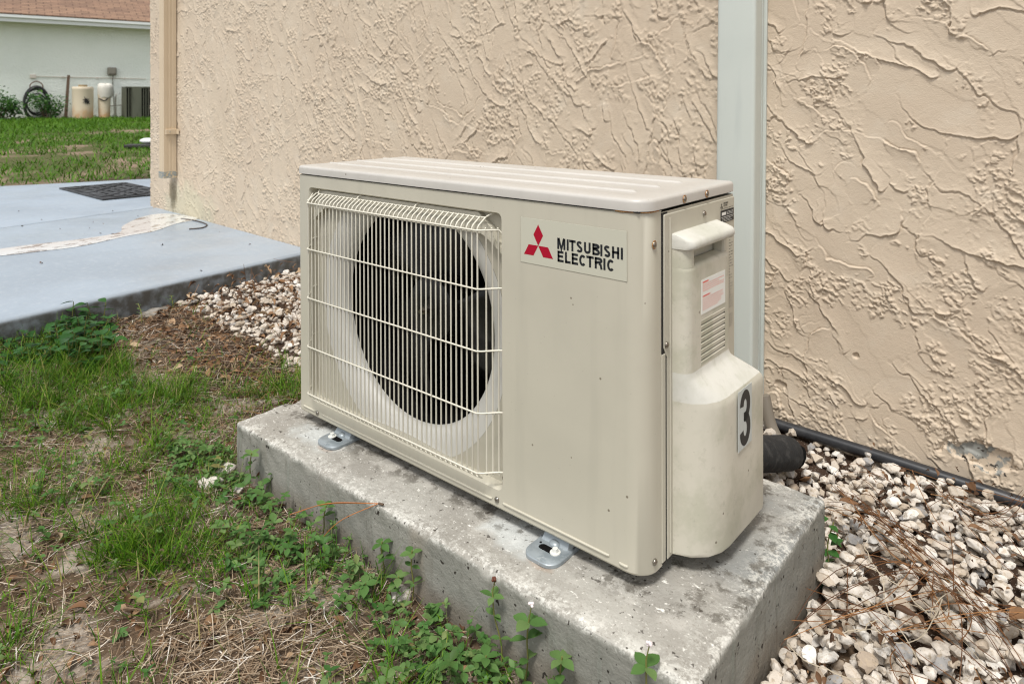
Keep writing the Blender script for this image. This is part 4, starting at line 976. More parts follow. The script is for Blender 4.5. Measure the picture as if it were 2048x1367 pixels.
g_ = gz(V[..., 0], V[..., 1]); V[..., 2] = np.maximum(g_+.001, V[..., 2]*.5+(g_+.004)*.5)+np.repeat(RNG.uniform(0, .008, n), k).reshape(n, k)
tag(np_mesh('straw', V.reshape(-1, 3), F, STRAW, None, True, np.repeat(np.clip(RNG.normal(.55, .25, n), 0, 1), k)), kind='stuff')
P = seed_pts(20000, -1.32, 1.0, -1.0, .36); d_ = .22+.5*inside(P, SOIL)+.3*inside(P, BARE2)+.3*((P[:, 1] > .1))
P = P[(RNG.random(len(P)) < d_) & off_pad(P, .0) & (P[:, 0] > edge_x(P[:, 1])+.01) & (gravel_mask(P[:, 0], P[:, 1]) < .6)]
n = len(P); V, F = scatter(leaf_template(.55, .5, .5), on_ground(P, .004), RNG.uniform(0, 6.28, n), RNG.normal(.15, .35, n), RNG.normal(0, .7, n), RNG.gamma(4, .0028, n).clip(.004, .026))
tag(np_mesh('leaf_litter', V, F, DRY, None, True, np.repeat(np.clip(RNG.normal(.45, .28, n), 0, 1), 18)), kind='stuff')

# low round-leaved ground cover in front of the pad
P = seed_pts(9500, -.7, .95, -.62, .12); c1 = fbm(P[:, 0]*9+20, P[:, 1]*9+20, 71, 2)
P = P[(RNG.random(len(P)) < np.where(inside(P, COVER), .25+.7*sstep(.35, .6, c1), .13*sstep(.42, .6, c1))) & off_pad(P, .012) & ~inside(P, BARE2)]
n = len(P); rep = 4; azb = RNG.uniform(0, 6.28, n); st_h = RNG.gamma(3, .007, n).clip(.004, .05)
lean_ = RNG.normal(0, .35, (n, 2))*st_h[:, None]
B = on_ground(P); T = B+np.concatenate([lean_, st_h[:, None]], -1)
PP = np.repeat(T, rep, 0); az = np.repeat(azb, rep)+np.tile(np.arange(rep)*math.pi/2, n)+RNG.normal(0, .3, n*rep)
N = n*rep; sz = np.repeat(RNG.gamma(7, .0016, n).clip(.005, .020), rep)*RNG.uniform(.7, 1.15, N)
V, F = scatter(leaf_template(.62, .18, .2), PP, az, RNG.normal(.25, .3, N), RNG.normal(0, .25, N), sz)
d3 = np.stack([np.full(n, .0009), np.zeros(n), np.zeros(n)], -1)
SV = np.stack([B-d3, B+d3, T+d3*.7, T-d3*.7], 1).reshape(-1, 3); SF = (np.arange(n)*4)[:, None]+np.arange(4)[None]
tint = np.concatenate([np.repeat(np.clip(np.repeat(RNG.normal(.5, .2, n), rep)+RNG.normal(0, .12, N), 0, 1), 18), np.full(len(SV), .9)])
tag(np_mesh('ground_cover', np.concatenate([V, SV]), np.concatenate([F, SF+len(V)]), CLOVER, None, True, tint), kind='stuff')

# lawn beyond the walkway
P = seed_pts(180000, -22, -4.2, -4, 12)
far_x = -4.591+.344*(P[:, 1]-.578); rel = P-CAM[:2]; ang_ = (rel@RGT[:2])/(rel@FWD[:2]); dist = rel@FWD[:2]
bare = fbm(P[:, 0]*.75+50, P[:, 1]*.75+50, 83, 3)
P_ok = (P[:, 0] < far_x-.02) & (ang_ < -.36) & (ang_ > -.92) & ((P-B0[:2])@nn[:2] > .15) & (RNG.random(len(P)) < np.where(bare > .69, .15, .97))
P = P[P_ok]; n = len(P)
sz_ = RNG.uniform(.6, 1.2, n)*(.045+.0035*np.hypot(*(P-CAM[:2]).T))
V, F, k = blades(on_ground(P, -.005), sz_, sz_*.16, RNG.uniform(0, 6.28, n), RNG.uniform(.2, 1.2, n), RNG.uniform(.1, .6, n), 3)
tag(np_mesh('lawn', V, F, LAWN, None, True, np.repeat(np.clip(RNG.normal(.50, .22, n), 0, .9), k)), kind='stuff')

# shrubs by the pale house
def shrub(px0, px1, pyt, off, n, label, seed):
    r_ = np.random.default_rng(seed); s0, _ = nb(px0, 240, off); s1, _ = nb(px1, 240, off); hgt = nb((px0+px1)/2, pyt, off)[1]
    t = nthing('shrub', (s0+s1)/2, off, label, 'shrub', group=None); w = abs(s1-s0)/2
    c = r_.uniform(-1, 1, (9, 3))*np.array([w*.75, .22, hgt*.33])+np.array([0, 0, hgt*.45]); q = c[r_.integers(0, 9, n)]+r_.normal(0, 1, (n, 3))*np.array([.10, .09, .09])
    q[:, 2] = np.abs(q[:, 2]).clip(.02, hgt)
    V, F = scatter(leaf_template(.55), q, r_.uniform(0, 6.28, n), r_.normal(.3, .5, n), r_.normal(0, .5, n), r_.uniform(.045, .085, n))
    np_mesh('foliage', V, F, BUSH, t, True, np.repeat(np.clip(r_.normal(.6, .25, n), 0, 1), 18))
    for p in c: MB().tube(spline([(p[0]*.3, p[1]*.3, -.02), (p[0]*.6, p[1]*.6, p[2]*.5), tuple(p)], 3), [.010]*6+[.004], 5).build('stem', wd, t)
shrub(-60, 46, 176, 1.0, 1300, 'bushy green shrub at the left edge against the pale house', 5)
shrub(62, 130, 182, .55, 620, 'sprawling green shrub growing through the hose coil', 6)

# door mat, lawn oddments, cord on the walkway
mt = [at_z(x, y, -.004)[:2] for x, y in ((118, 378), (205, 401), (330, 389), (330, 355), (298, 361))]
m = Mat('black_rubber_mat', (.018, .018, .019), .5); m.mix(m.rng(m.noise(9, 4), .48, .6), (.05, .052, .056)); m.bump(m.noise(40, 3), .4, .004); mat_m = m.m
c = np.mean(mt, 0); dm = tag(empty('door_mat', (c[0], c[1], -.005)), 'black rubber mat lying on the grey walkway past the house corner', 'mat')
a_, b_, e_ = mt[0]-c, mt[1]-c, mt[2]-c; d_ = at_z(300, 361, -.004)[:2]-c; f_ = a_+(e_-b_)*1.15; e_ = b_+(e_-b_)*1.15
q = [a_, b_, e_, f_]; MB().loft([[(p[0]*s, p[1]*s, z) for p in q] for s, z in ((1, .0), (1, .008), (.985, .011))], cap0=True, cap1=True).build('base', mat_m, dm)
rb_ = MB()
for i in range(1, 12):
    for j in range(1, 7):
        p = q[0]+(q[1]-q[0])*i/12; w_ = q[3]+(q[2]-q[3])*i/12; z_ = p+(w_-p)*j/7
        if (i*7+j*3) % 4: rb_.box((z_[0], z_[1], .012), (.055, .075, .006), rot=(0, 0, .2))
rb_.build('tread', mat_m, dm)
cp = [at_z(x, y, -.002) for x, y in ((362, 437), (385, 440), (405, 445), (414, 450), (406, 455), (392, 457), (378, 458))]
cc = Vector(np.mean(cp, 0)); cc.z = -.005
tag(MB().tube(spline([tuple(np.array(p)-np.array(cc)) for p in cp], 5), .0032, 6).build('cord', Mat('brown_rubber', srgb(70, 60, 54), .6).m, None, 80), 'short curled dark cord lying on the walkway at the foot of the wall', 'cord').location = cc
p0 = at_z(252, 302, -.02); p1 = at_z(330, 301, -.02)
t = tag(empty('plank', (float((p0[0]+p1[0])/2), float((p0[1]+p1[1])/2), float(gz(p0[0], p0[1])))), 'dark flat plank lying on the lawn beside the house corner', 'plank')
dd = (p1-p0)[:2]/2; MB().box((0, 0, .03), (float(np.hypot(*dd))*2, .20, .03), rot=(0, 0, math.atan2(dd[1], dd[0])), bevel=.006).build('board', Mat('dark_board', (.03, .028, .027), .7).m, t)
p2 = at_z(297, 291, .03)
tag(MB().ball((0, 0, 0), .10, (1.3, .9, .35), 14, 8).build('white_dish', fascia_mat, None, 60), 'small white plastic object lying on the dark plank', 'plastic object').location = (float(p2[0]), float(p2[1]), float(gz(p0[0], p0[1]))+.075)
# ================================================================== GRAVEL, STONES, HOSES
def stone_templates(n, sub, seed):
    out = []
    r_ = np.random.default_rng(seed)
    bm = bmesh.new(); bmesh.ops.create_icosphere(bm, subdivisions=sub, radius=1); bm.verts.ensure_lookup_table()
    V0 = np.array([v.co[:] for v in bm.verts]); F0 = np.array([[v.index for v in f.verts] for f in bm.faces]); bm.free()
    for i in range(n):
        V = V0.copy(); d = np.ones(len(V))
        for k in range(9):                          # knock flats off the pebble
            a = r_.normal(0, 1, 3); a /= np.linalg.norm(a); h = r_.uniform(.50, .92); t = V0@a
            d = np.minimum(d, np.where(t > .05, h/np.maximum(t, .05), 9))
        d = d.clip(.48, 1.05)
        for k in range(4):
            a = r_.normal(0, 2.2, 3); d += .05*np.sin(V0@a+r_.uniform(0, 6))
        if sub > 1:
            for k in range(6):
                a = r_.normal(0, 6.5, 3); d += .022*np.sin(V0@a+r_.uniform(0, 6))
        out.append((V0*d[:, None], F0))
    return out
m = Mat('limestone', srgb(206, 198, 184), .85, spec=.2)
m.ramp(m.attr(), [(0, srgb(146, 130, 114)), (.2, srgb(180, 167, 150)), (.48, srgb(200, 191, 179)), (.78, srgb(211, 205, 196)), (.95, srgb(222, 219, 212)), (1, srgb(150, 148, 146))])
m.mix(m.rng(m.noise(120, 4, .65), .50, .66, 0, .65), srgb(176, 160, 138)); m.mix(m.rng(m.noise(60, 3), .57, .70, 0, .6), srgb(140, 126, 108)); m.mix(m.rng(m.noise(300, 2), .64, .72, 0, .55), srgb(92, 84, 74))
m.bump(m.noise(260, 4), .6, .0018); stone_mat = m.m
CELL = .004
class Bed:
    def __init__(s, x0, x1, y0, y1, base):
        s.x0, s.y0 = x0, y0; s.nx = int((x1-x0)/CELL); s.ny = int((y1-y0)/CELL)
        X, Y = np.meshgrid(x0+(np.arange(s.nx)+.5)*CELL, y0+(np.arange(s.ny)+.5)*CELL); s.H = gz(X, Y)+base; s.X, s.Y = X, Y
    def drop(s, x, y, rx, ry, rz, az, sink=.30):
        R_ = max(rx, ry); i0 = max(int((x-R_-s.x0)/CELL), 0); i1 = min(int((x+R_-s.x0)/CELL)+1, s.nx); j0 = max(int((y-R_-s.y0)/CELL), 0); j1 = min(int((y+R_-s.y0)/CELL)+1, s.ny)
        if i1 <= i0 or j1 <= j0: return None
        dx = s.X[j0:j1, i0:i1]-x; dy = s.Y[j0:j1, i0:i1]-y; u = (dx*math.cos(az)+dy*math.sin(az))/rx; v = (-dx*math.sin(az)+dy*math.cos(az))/ry
        q = 1-u*u-v*v; ok = q > 0
        if not ok.any(): return None
        e = rz*np.sqrt(np.maximum(q, 0)); h = s.H[j0:j1, i0:i1]
        z = np.quantile((h+e)[ok], .80)-sink*rz
        s.H[j0:j1, i0:i1] = np.where(ok, np.maximum(h, z+e), h)
        return z
T1 = stone_templates(8, 1, 3); T2 = stone_templates(10, 2, 4)
def pebbles(x0, x1, y0, y1, n, rmin, rmax, base, cap, accept, fine):
    bed = Bed(x0-.05, x1+.05, y0-.05, y1+.05, base); out = {0: [], 1: []}
    for _ in range(n):
        x, y = RNG.uniform(x0, x1), RNG.uniform(y0, y1)
        if not accept(x, y): continue
        r = rmin+(rmax-rmin)*RNG.beta(1.6, 2.6); rx = r*RNG.uniform(1.0, 1.45); ry = r*RNG.uniform(.8, 1.05); rz = r*RNG.uniform(.55, .85); az = RNG.uniform(0, 3.14)
        z = bed.drop(x, y, rx, ry, rz, az)
        if z is None or z > gbase(x, y)+cap: continue
        out[1 if (fine(x, y, r)) else 0].append((x, y, z, rx, ry, rz, az))
    Vs, Fs, Ts, o = [], [], [], 0
    for f, T in ((0, T1), (1, T2)):
        A = np.array(out[f]).reshape(-1, 7); idx = RNG.integers(0, len(T), len(A))
        for t in range(len(T)):
            a = A[idx == t]
            if not len(a): continue
            M_ = rot_mats(a[:, 6], RNG.normal(0, .22, len(a)), RNG.normal(0, .22, len(a)))
            V = np.einsum('nij,nvj->nvi', M_, T[t][0][None]*a[:, None, 3:6])+a[:, None, :3]
            Vs.append(V.reshape(-1, 3)); Fs.append((T[t][1][None]+(np.arange(len(a))*len(T[t][0]))[:, None, None]).reshape(-1, 3)+o)
            Ts.append(np.repeat(np.clip(RNG.normal(.52, .24, len(a))+.4*(RNG.random(len(a)) < .03), 0, 1), len(T[t][0]))); o += V.shape[0]*V.shape[1]
    return np.concatenate(Vs), np.concatenate(Fs), np.concatenate(Ts), bed, len(out[0]), len(out[1])
gm_ = lambda x, y: gravel_mask(np.array([x]), np.array([y]))[0]
padclear = lambda x, y: not (-.095 < x < .92 and -.10 < y < .395)
V, F, T, bedR, a0, a1 = pebbles(.86, 1.62, -.30, .832, 8000, .0060, .0165, -.010, .040, lambda x, y: padclear(x, y) and RNG.random() < gm_(x, y) and y < wall_y(x)-.040, lambda x, y, r: r > .0085 and y < .8)
V_, F_, T_, bedL, b0, b1 = pebbles(-1.30, .90, .25, .842, 7600, .0080, .0170, -.012, .022, lambda x, y: padclear(x, y) and x > edge_x(y)+.012 and RNG.random() < gm_(x, y) and (x < .05 or x > .55 or RNG.random() < .35), lambda x, y, r: x < -.42 and r > .0105)
print('STONES', a0, a1, b0, b1)
gv = tag(np_mesh('gravel', np.concatenate([V, V_]), np.concatenate([F, F_+len(V)]), stone_mat, None, True, np.concatenate([T, T_])), kind='stuff'); gv.data.set_sharp_from_angle(angle=R(34))

# separate larger rocks
m = Mat('grey_broken_concrete', srgb(142, 138, 131), .9); m.mix(m.rng(m.noise(40, 4), .45, .6), srgb(112, 106, 98)); m.bump(m.noise(90, 4), .6, .004); grey_rock = m.m
def rock(px, py, r, seed, label, name='rock', flat=.7, mat=None, z=None, tint=.6, long=1.2):
    p = at_z(px, py, -.115 if z is None else z); t = stone_templates(1, 3, seed)[0]; rr = np.random.default_rng(seed)
    V = t[0]*np.array([r*long, r*.9, r*flat]); V = V+.04*r*np.stack([np.sin(V[:, 1]/r*5+seed), np.sin(V[:, 2]/r*6), np.sin(V[:, 0]/r*5)], -1)
    o = np_mesh(name, V, t[1], mat or stone_mat, None, True, np.full(len(V), tint)); o.rotation_euler.z = rr.uniform(0, 3); o.location = (p[0], p[1], float(gz(p[0], p[1]))+r*flat*.55)
    return tag(o, label, 'rock')
rock(452, 930, .026, 11, 'chalky white rock nearest the left front corner of the pad', tint=.6)
rock(425, 960, .024, 12, 'flat white rock in the weeds, leftmost of the cluster by the pad corner', flat=.55, tint=.62)
rock(478, 968, .015, 13, 'small pale rock touching the left end of the pad', tint=.8)
rock(800, 1180, .020, 14, 'lone pale rock among the seedlings along the front of the pad', tint=.72)
rock(312, 640, .042, 15, 'long flat grey stone lying along the edge of the walkway', flat=.24, tint=.5, long=1.7, mat=grey_rock)

# pine needles over the right gravel
def surf(bed, P):
    i = np.clip(((P[:, 0]-bed.x0)/CELL).astype(int), 0, bed.nx-1); j = np.clip(((P[:, 1]-bed.y0)/CELL).astype(int), 0, bed.ny-1); return bed.H[j, i]
def strands(px_pairs, n, spread, w, rise, seg=10):
    r_ = np.random.default_rng(len(px_pairs)+n); paths = []
    for (a, b) in px_pairs:
        A, B_ = at_z(*a, -.12)[:2], at_z(*b, -.12)[:2]
        for _ in range(n):
            s = r_.normal(0, spread, 2); e = r_.normal(0, spread*1.8, 2); d = B_-A; nrm = np.array([-d[1], d[0]]); bow = r_.normal(0, .07)
            t = np.linspace(r_.uniform(0, .12), r_.uniform(.85, 1), seg)
            xy = A+s+(d+e-s)*t[:, None]+nrm*(bow*t*(1-t)*4)[:, None]; paths.append(xy)
    return paths
def ribbon_mesh(name, paths, bed, w, mat, lift, tints):
    V, F, T, o = [], [], [], 0
    for xy, ti in zip(paths, tints):
        zz = surf(bed, xy); tt = np.linspace(0, 1, len(xy)); cf = np.polyfit(tt, zz, 2); fit = np.polyval(cf, tt); zz = fit+np.quantile(zz-fit, .72)+lift*RNG.uniform(.2, 1.2)
        n = len(xy); d = np.gradient(xy, axis=0); d /= np.linalg.norm(d, axis=1, keepdims=True)+1e-9; s = np.stack([-d[:, 1], d[:, 0], np.zeros(n)], -1)*w/2; c = np.concatenate([xy, zz[:, None]], -1)
        up_ = np.array([0, 0, w*.6])
        ring = np.stack([c-s, c+up_, c+s], 1).reshape(-1, 3)
        for i in range(n-1):
            a = o+i*3; F += [(a, a+1, a+4, a+3), (a+1, a+2, a+5, a+4)]
        V.append(ring); T.append(np.full(len(ring), ti)); o += len(ring)
    return tag(np_mesh(name, np.concatenate(V), np.array(F), mat, None, True, np.concatenate(T)), kind='stuff')
main = [((1650, 990), (2040, 1300)), ((1640, 1010), (1960, 1240)), ((1700, 1060), (2048, 1330)), ((1560, 1290), (1900, 1195)), ((1580, 1270), (1860, 1200)), ((1750, 1290), (2048, 1290)), ((1880, 1060), (2060, 1050)), ((1860, 1030), (2060, 1075)), ((1660, 970), (1840, 1160)), ((1800, 1200), (2048, 1367)), ((1640, 930), (1790, 1010)), ((1860, 1200), (1900, 1360)), ((1740, 1300), (1850, 1367)), ((1690, 1180), (1900, 1250)), ((1930, 1230), (2050, 1300))]
paths = [q for q in strands(main, 4, .008, .001, 0) if (q[:, 1] < .80).all()]
for _ in range(60):
    c = np.array([RNG.uniform(.96, 1.45), RNG.uniform(.05, .74)]); a = RNG.normal(-.75, .6); l = RNG.uniform(.05, .11); t = np.linspace(-1, 1, 9)[:, None]
    paths.append(c+t*l*np.array([math.cos(a), math.sin(a)])+(t*t)*np.array([-math.sin(a), math.cos(a)])*RNG.normal(0, .012))
ribbon_mesh('pine_needles', paths, bedR, .0013, NEEDLE, .004, np.clip(RNG.normal(.45, .25, len(paths)), 0, 1))
pl = []
for _ in range(260):
    c = np.array([RNG.uniform(-1.2, -.2), RNG.uniform(.02, .75)]); a = RNG.normal(.5, .8); l = RNG.uniform(.03, .09); t = np.linspace(-1, 1, 7)[:, None]
    q = c+t*l*np.array([math.cos(a), math.sin(a)])
    if (q[:, 0] > edge_x(q[:, 1])+.02).all() and off_pad(q, .01).all(): pl.append(q)
bedA = Bed(-1.4, .95, -.2, .85, 0.004)
i0, j0 = int(round((bedL.x0-bedA.x0)/CELL)), int(round((bedL.y0-bedA.y0)/CELL)); hh_ = bedL.H[:min(bedL.ny, bedA.ny-j0), :min(bedL.nx, bedA.nx-i0)]
bedA.H[j0:j0+hh_.shape[0], i0:i0+hh_.shape[1]] = np.maximum(bedA.H[j0:j0+hh_.shape[0], i0:i0+hh_.shape[1]], hh_)
ribbon_mesh('pine_needles', pl, bedA, .0014, NEEDLE, .004, np.clip(RNG.normal(.5, .25, len(pl)), 0, 1))
# brown scraps between the right stones
P = seed_pts(800, .9, 1.5, -.1, .78); P = P[off_pad(P, .012)]; n = len(P)
V, F = scatter(leaf_template(.5, .5, .5), np.concatenate([P, (surf(bedR, P)-.001)[:, None]], -1), RNG.uniform(0, 6.28, n), RNG.normal(.1, .4, n), RNG.normal(0, .5, n), RNG.gamma(4, .0023, n).clip(.003, .016))
tag(np_mesh('leaf_litter', V, F, DRY, None, True, np.repeat(np.clip(RNG.normal(.2, .22, n), 0, 1), 18)), kind='stuff')
# leaf scraps caught between the left stones
P = seed_pts(750, -1.25, .0, .28, .80); P = P[(P[:, 0] > edge_x(P[:, 1])+.02) & off_pad(P, .02)]; n = len(P)
V, F = scatter(leaf_template(.45, .5, .5), np.concatenate([P, (surf(bedA, P)+.002)[:, None]], -1), RNG.uniform(0, 6.28, n), RNG.normal(.0, .2, n), RNG.normal(0, .4, n), RNG.gamma(4, .0045, n).clip(.006, .032))
tag(np_mesh('leaf_litter', V, F, DRY, None, True, np.repeat(np.clip(RNG.normal(.5, .28, n), 0, 1), 18)), kind='stuff')
# specks of debris on the walkway
P = np.stack([RNG.uniform(-3.4, -1.2, 26), RNG.uniform(-.3, .85, 26)], -1); P = P[P[:, 0] < edge_x(P[:, 1])-.03]; n = len(P)
V, F = scatter(leaf_template(.6, .5, .5), np.concatenate([P, np.full((n, 1), -.002)], -1), RNG.uniform(0, 6.28, n), RNG.normal(.1, .3, n), RNG.normal(0, .4, n), RNG.gamma(3, .003, n).clip(.003, .016))
tag(np_mesh('leaf_litter', V, F, DRY, None, True, np.repeat(np.clip(RNG.normal(.3, .25, n), 0, 1), 18)), kind='stuff')
# pale dry roots on the near right gravel
rp = []
for _ in range(16):
    p = np.array(at_z(RNG.uniform(1560, 1960), RNG.uniform(1180, 1367), -.12)[:2]); a = RNG.uniform(0, 6.28); q = [p]
    for i in range(14): a += RNG.normal(0, .35); p = p+.007*np.array([math.cos(a), math.sin(a)]); q.append(p)
    q = np.array(q)
    if (q[:, 0] > .925).all(): rp.append(q)
rp += strands([((1660, 1190), (1860, 1380))], 1, .002, .003, 0, 14)[:1]
ribbon_mesh('dry_roots', rp, bedR, .0016, WOOD, .004, np.full(len(rp), .5))

# fallen leaves that stand out
def fallen_leaf(px, py, L, az, label, bed=None, tint=.35, pitch=.15, wid=.42, z=None, roll=.2, lift=.006):
    p = at_z(px, py, -.118 if z is None else z); h = z if z is not None else (float(surf(bed, np.array([p[:2]]))[0]) if bed is not None else float(gz(p[0], p[1])))
    V = []; N_ = 9
    for i in range(N_):
        u = i/(N_-1); w = wid*(math.sin(math.pi*min(1, u*.96+.02))**.8)*(1-.25*u)
        for s in (-1, -.5, 0, .5, 1): V.append(((u-.5)*L, s*w*L/2, L*(.30*abs(s)**1.6*w+.10*math.sin(u*5+1)-.16*(u-.5)**2)))
    o = np_mesh('fallen_leaf', V, grid_faces(5, N_), DRY, None, True, np.full(len(V), tint)); sm = o.modifiers.new('thickness', 'SOLIDIFY'); sm.thickness = .0006
    o.location = (p[0], p[1], h+lift); o.rotation_euler = Euler((roll, -pitch, az))
    return tag(o, label, 'dead leaf')
fallen_leaf(1942, 1015, .040, -1.2, 'red-brown leaf lying just below the black hose on the gravel', bedR, .22, .3)
fallen_leaf(2005, 1215, .046, -1.3, 'narrow upright brown leaf at the right edge of the gravel', bedR, .3, .3, .3)
fallen_leaf(1697, 1068, .032, .4, 'orange-brown leaf on the gravel near the rear corner of the pad', bedR, .42)
fallen_leaf(1612, 950, .048, -1.4, 'curled tan leaf standing beside the black pipe end', bedR, .62, .9, .6, None, .5, .022)
fallen_leaf(1568, 945, .040, -.6, 'rusty red leaf tucked beneath the black pipe', bedR, .25, .4, .55)
fallen_leaf(1890, 1213, .034, -.3, 'slender reddish leaf in the middle of the pine needles', bedR, .2, .1, .26)
fallen_leaf(1955, 1088, .028, .2, 'pale orange leaf between white stones below the hose', bedR, .5)
fallen_leaf(1810, 1275, .030, .1, 'dark brown leaf on the near gravel below the needles', bedR, .05, .2, .5)
fallen_leaf(2040, 1270, .040, 1.0, 'broad orange leaf cut by the right edge near the bottom', bedR, .5, .2, .6)
fallen_leaf(522, 962, .045, -.9, 'brown leaf propped against the left front of the pad', None, .28, .9, .5, None, .6, .018)
fallen_leaf(345, 668, .052, -.3, 'long tan leaf on the dark soil near the walkway', None, .85, .05, .4)
fallen_leaf(270, 712, .044, .5, 'pale curled leaf on the dark soil right of the leafy weed', None, .95, .2, .5)
fallen_leaf(565, 588, .050, .2, 'orange leaf on the white gravel beside the unit left edge', bedA, .5, .2, .4)
fallen_leaf(400, 592, .042, -.8, 'dark slate coloured leaf standing in the gravel by the walkway', bedA, .02, .9, .5)
fallen_leaf(535, 565, .045, .3, 'brown leaf on the gravel close under the walkway edge', bedA, .3, .2, .4)
# one fascicle of needles caught on the pad
a = UM @ unit_at(757, 1006, 2, -.017); fb = tag(empty('pine_needle_bundle', a), 'three long orange pine needles caught over the front edge of the pad', 'pine needles')
for e in ((580, 1028), (590, 1025), (625, 1098)):
    z_ = -.090 if e[1] > 1050 else -.075; b = at_y(*e, -.125 if e[1] < 1050 else -.13); mid = (np.array(a)+b)/2+np.array([0, -.012, .014]); 
    nb_ = MB().tube([tuple(np.array(p)-a) for p in spline([tuple(a), tuple(mid), tuple(b)], 8)], .00065, 5)
    me_ = nb_.build('needle', Mat('orange_needle', srgb(176, 108, 56), .5).m, fb, 80)
MB().tube([(0, 0, 0), (.010, .002, .001)], .0018, 6).build('sheath', wd, fb)

# hoses and pipes behind the unit
hp = [(1535, 845), (1600, 866), (1700, 897), (1800, 929), (1900, 962), (2000, 995), (2100, 1030), (2300, 1100)]
hpts = []
for x, y in hp:
    p = wall_at(x, y, .026); hpts.append((p[0], p[1], p[2]+.004))
m = Mat('black_hose', (.022, .023, .026), .38); m.mix(m.rng(m.noise(40, 4), .45, .7, 0, .5), (.05, .05, .052)); hose_m = m.m
hc = Vector(hpts[0])
tag(MB().tube(spline([tuple(Vector(p)-hc) for p in hpts], 6), .0125, 12).build('hose', hose_m, None, 80), 'black hose running along the foot of the stucco wall to the right edge', 'hose').location = hc
a = at_y(1500, 885, .55); b = at_y(1580, 905, .64)
pe = tag(empty('insulated_pipe', (float(b[0]), float(b[1]), float(b[2])-.03)), 'fat black foam covered pipe end poking out behind the unit', 'pipe')
m = Mat('black_foam', (.012, .012, .012), .85); m.mix(m.rng(m.noise(60, 4), .5, .7), (.035, .034, .032)); m.bump(m.noise(45, 4), .7, .006); foam = m.m
A_ = np.array([.735, .45, -.055]); 
MB().tube([tuple(Vector(p)-pe.location) for p in spline([(.70, .36, .03), (.715, .45, -.02), (.745, .55, -.055), (float(b[0]), float(b[1]), float(b[2]))], 6)], [.034]*18+[.031], 14).build('sleeve', foam, pe, 60)
MB().tube([(0, 0, .03), (.012, .013, .020)], .024, 12).build('pipe_end', dark, pe, 60)
q = [wall_at(1528, 790, .05), wall_at(1540, 845, .055), wall_at(1556, 880, .06), wall_at(1575, 905, .07)]
rc = Vector(q[0])
tag(MB().tube(spline([tuple(Vector(p)-rc) for p in q], 5), .014, 10).build('refrigerant_pipe', Mat('grey_tape', srgb(120, 112, 100), .6).m, None, 80), 'grey taped pipe slanting down the wall behind the unit', 'pipe').location = rc

# ------------------------------------------------------------------ individual weeds
LT = leaf_template(.60, .16, .16)
def leaf_mesh(name, tint, tm=LT):
    V, F = tm; me = bpy.data.meshes.new(name); me.from_pydata([tuple(v) for v in V], [], [tuple(f) for f in F]); me.polygons.foreach_set('use_smooth', [True]*len(F))
    at = me.attributes.new('tint', 'FLOAT', 'POINT'); at.data.foreach_set('value', np.full(len(V), tint, np.float32)); me.update(); return me
weed_leaves = [leaf_mesh('leaf', t) for t in (.35, .5, .62, .74)]
for l in weed_leaves: l.materials.append(CLOVER)
STEM = Mat('weed_stem', srgb(112, 112, 58), .6).m; FLOWER = Mat('white_floret', srgb(226, 214, 214), .7).m; BUD = Mat('brown_bud', srgb(96, 54, 38), .8).m
def weed(base, top, tiers, L, label, seed, flower=None, y=None):
    r_ = random.Random(seed); p = at_z(*base, -.125); y0 = min(float(p[1]), -.106); p = at_y(base[0], base[1], y0); gzv = float(gz(p[0], p[1])); p[2] = gzv
    q = at_y(*top, float(p[1])); h = max(.02, float(q[2]-gzv)); dx = float(q[0]-p[0])
    t = tag(empty('weed', tuple(p)), label, 'weed', 'broad leaved weeds along the front of the pad')
    path = spline([(0, 0, -.004), (dx*.3+.003, .002, h*.35), (dx*.75, -.001, h*.72), (dx, 0, h)], 5)
    MB().tube(path, .0011, 5).build('stem', STEM, t, 80)
    for k in range(tiers):
        u = 1-.30*k if k else .985; i = int(u*(len(path)-1)); c = Vector(path[max(i, 2)])
        for j in range(4 if k == 0 else 2+(k % 2)):
            a = seed*1.3+k*.8+j*(math.pi/2 if k == 0 else math.pi)+r_.uniform(-.25, .25); l = L*(.8+.3*r_.random())*(1 if k == 0 else .85)
            o = link('leaf', r_.choice(weed_leaves), None, t); o.location = c; o.scale = (l, l, l); o.rotation_euler = Euler((r_.uniform(-.2, .2), -r_.uniform(-.05, .45), a))
    if flower:
        fx = Vector(path[-1])+Vector((.004, 0, .018)); MB().tube([path[-1], tuple(fx)], .0008, 5).build('flower_stalk', STEM, t)
        f = MB()
        for j in range(7): f.ball(fx+Vector((r_.uniform(-.003, .003), r_.uniform(-.003, .003), r_.uniform(0, .004))), .0021, (1, 1, 1), 6, 4)
        f.build('flower', FLOWER if flower == 'white' else BUD, t, 80)
weed((764, 1118), (764, 1082), 2, .020, 'dark green sprouting weed left of the pale rock at the pad front', 1)
weed((822, 1150), (824, 1100), 3, .018, 'tall thin weed growing tight against the pad face, third along', 2)
weed((790, 1200), (797, 1152), 2, .020, 'bright weed in front of the lone pale rock', 3)
weed((1003, 1256), (985, 1184), 4, .018, 'weed with a brown seed head against the middle of the pad front', 4, 'brown')
weed((1046, 1300), (1058, 1236), 4, .026, 'big round leaved weed with a white flower head below the front foot', 5, 'white')
weed((1112, 1372), (1124, 1312), 3, .024, 'weed at the bottom edge, right of the white flowered one', 6)
weed((1305, 1420), (1292, 1318), 3, .026, 'four leaf weed with a pinkish flower rising over the pad rim at the bottom', 7, 'white')
weed((730, 1210), (731, 1166), 2, .022, 'spreading pale weed left of the lone rock, out from the pad', 8)
weed((978, 1370), (972, 1310), 3, .022, 'upright weed at the bottom edge, left of the white flowered one', 9)
weed((640, 1055), (652, 1010), 2, .020, 'small weed behind the fallen pine needles at the pad front', 10)
weed((494, 985), (503, 905), 3, .020, 'climbing weed at the left front corner of the pad', 11)
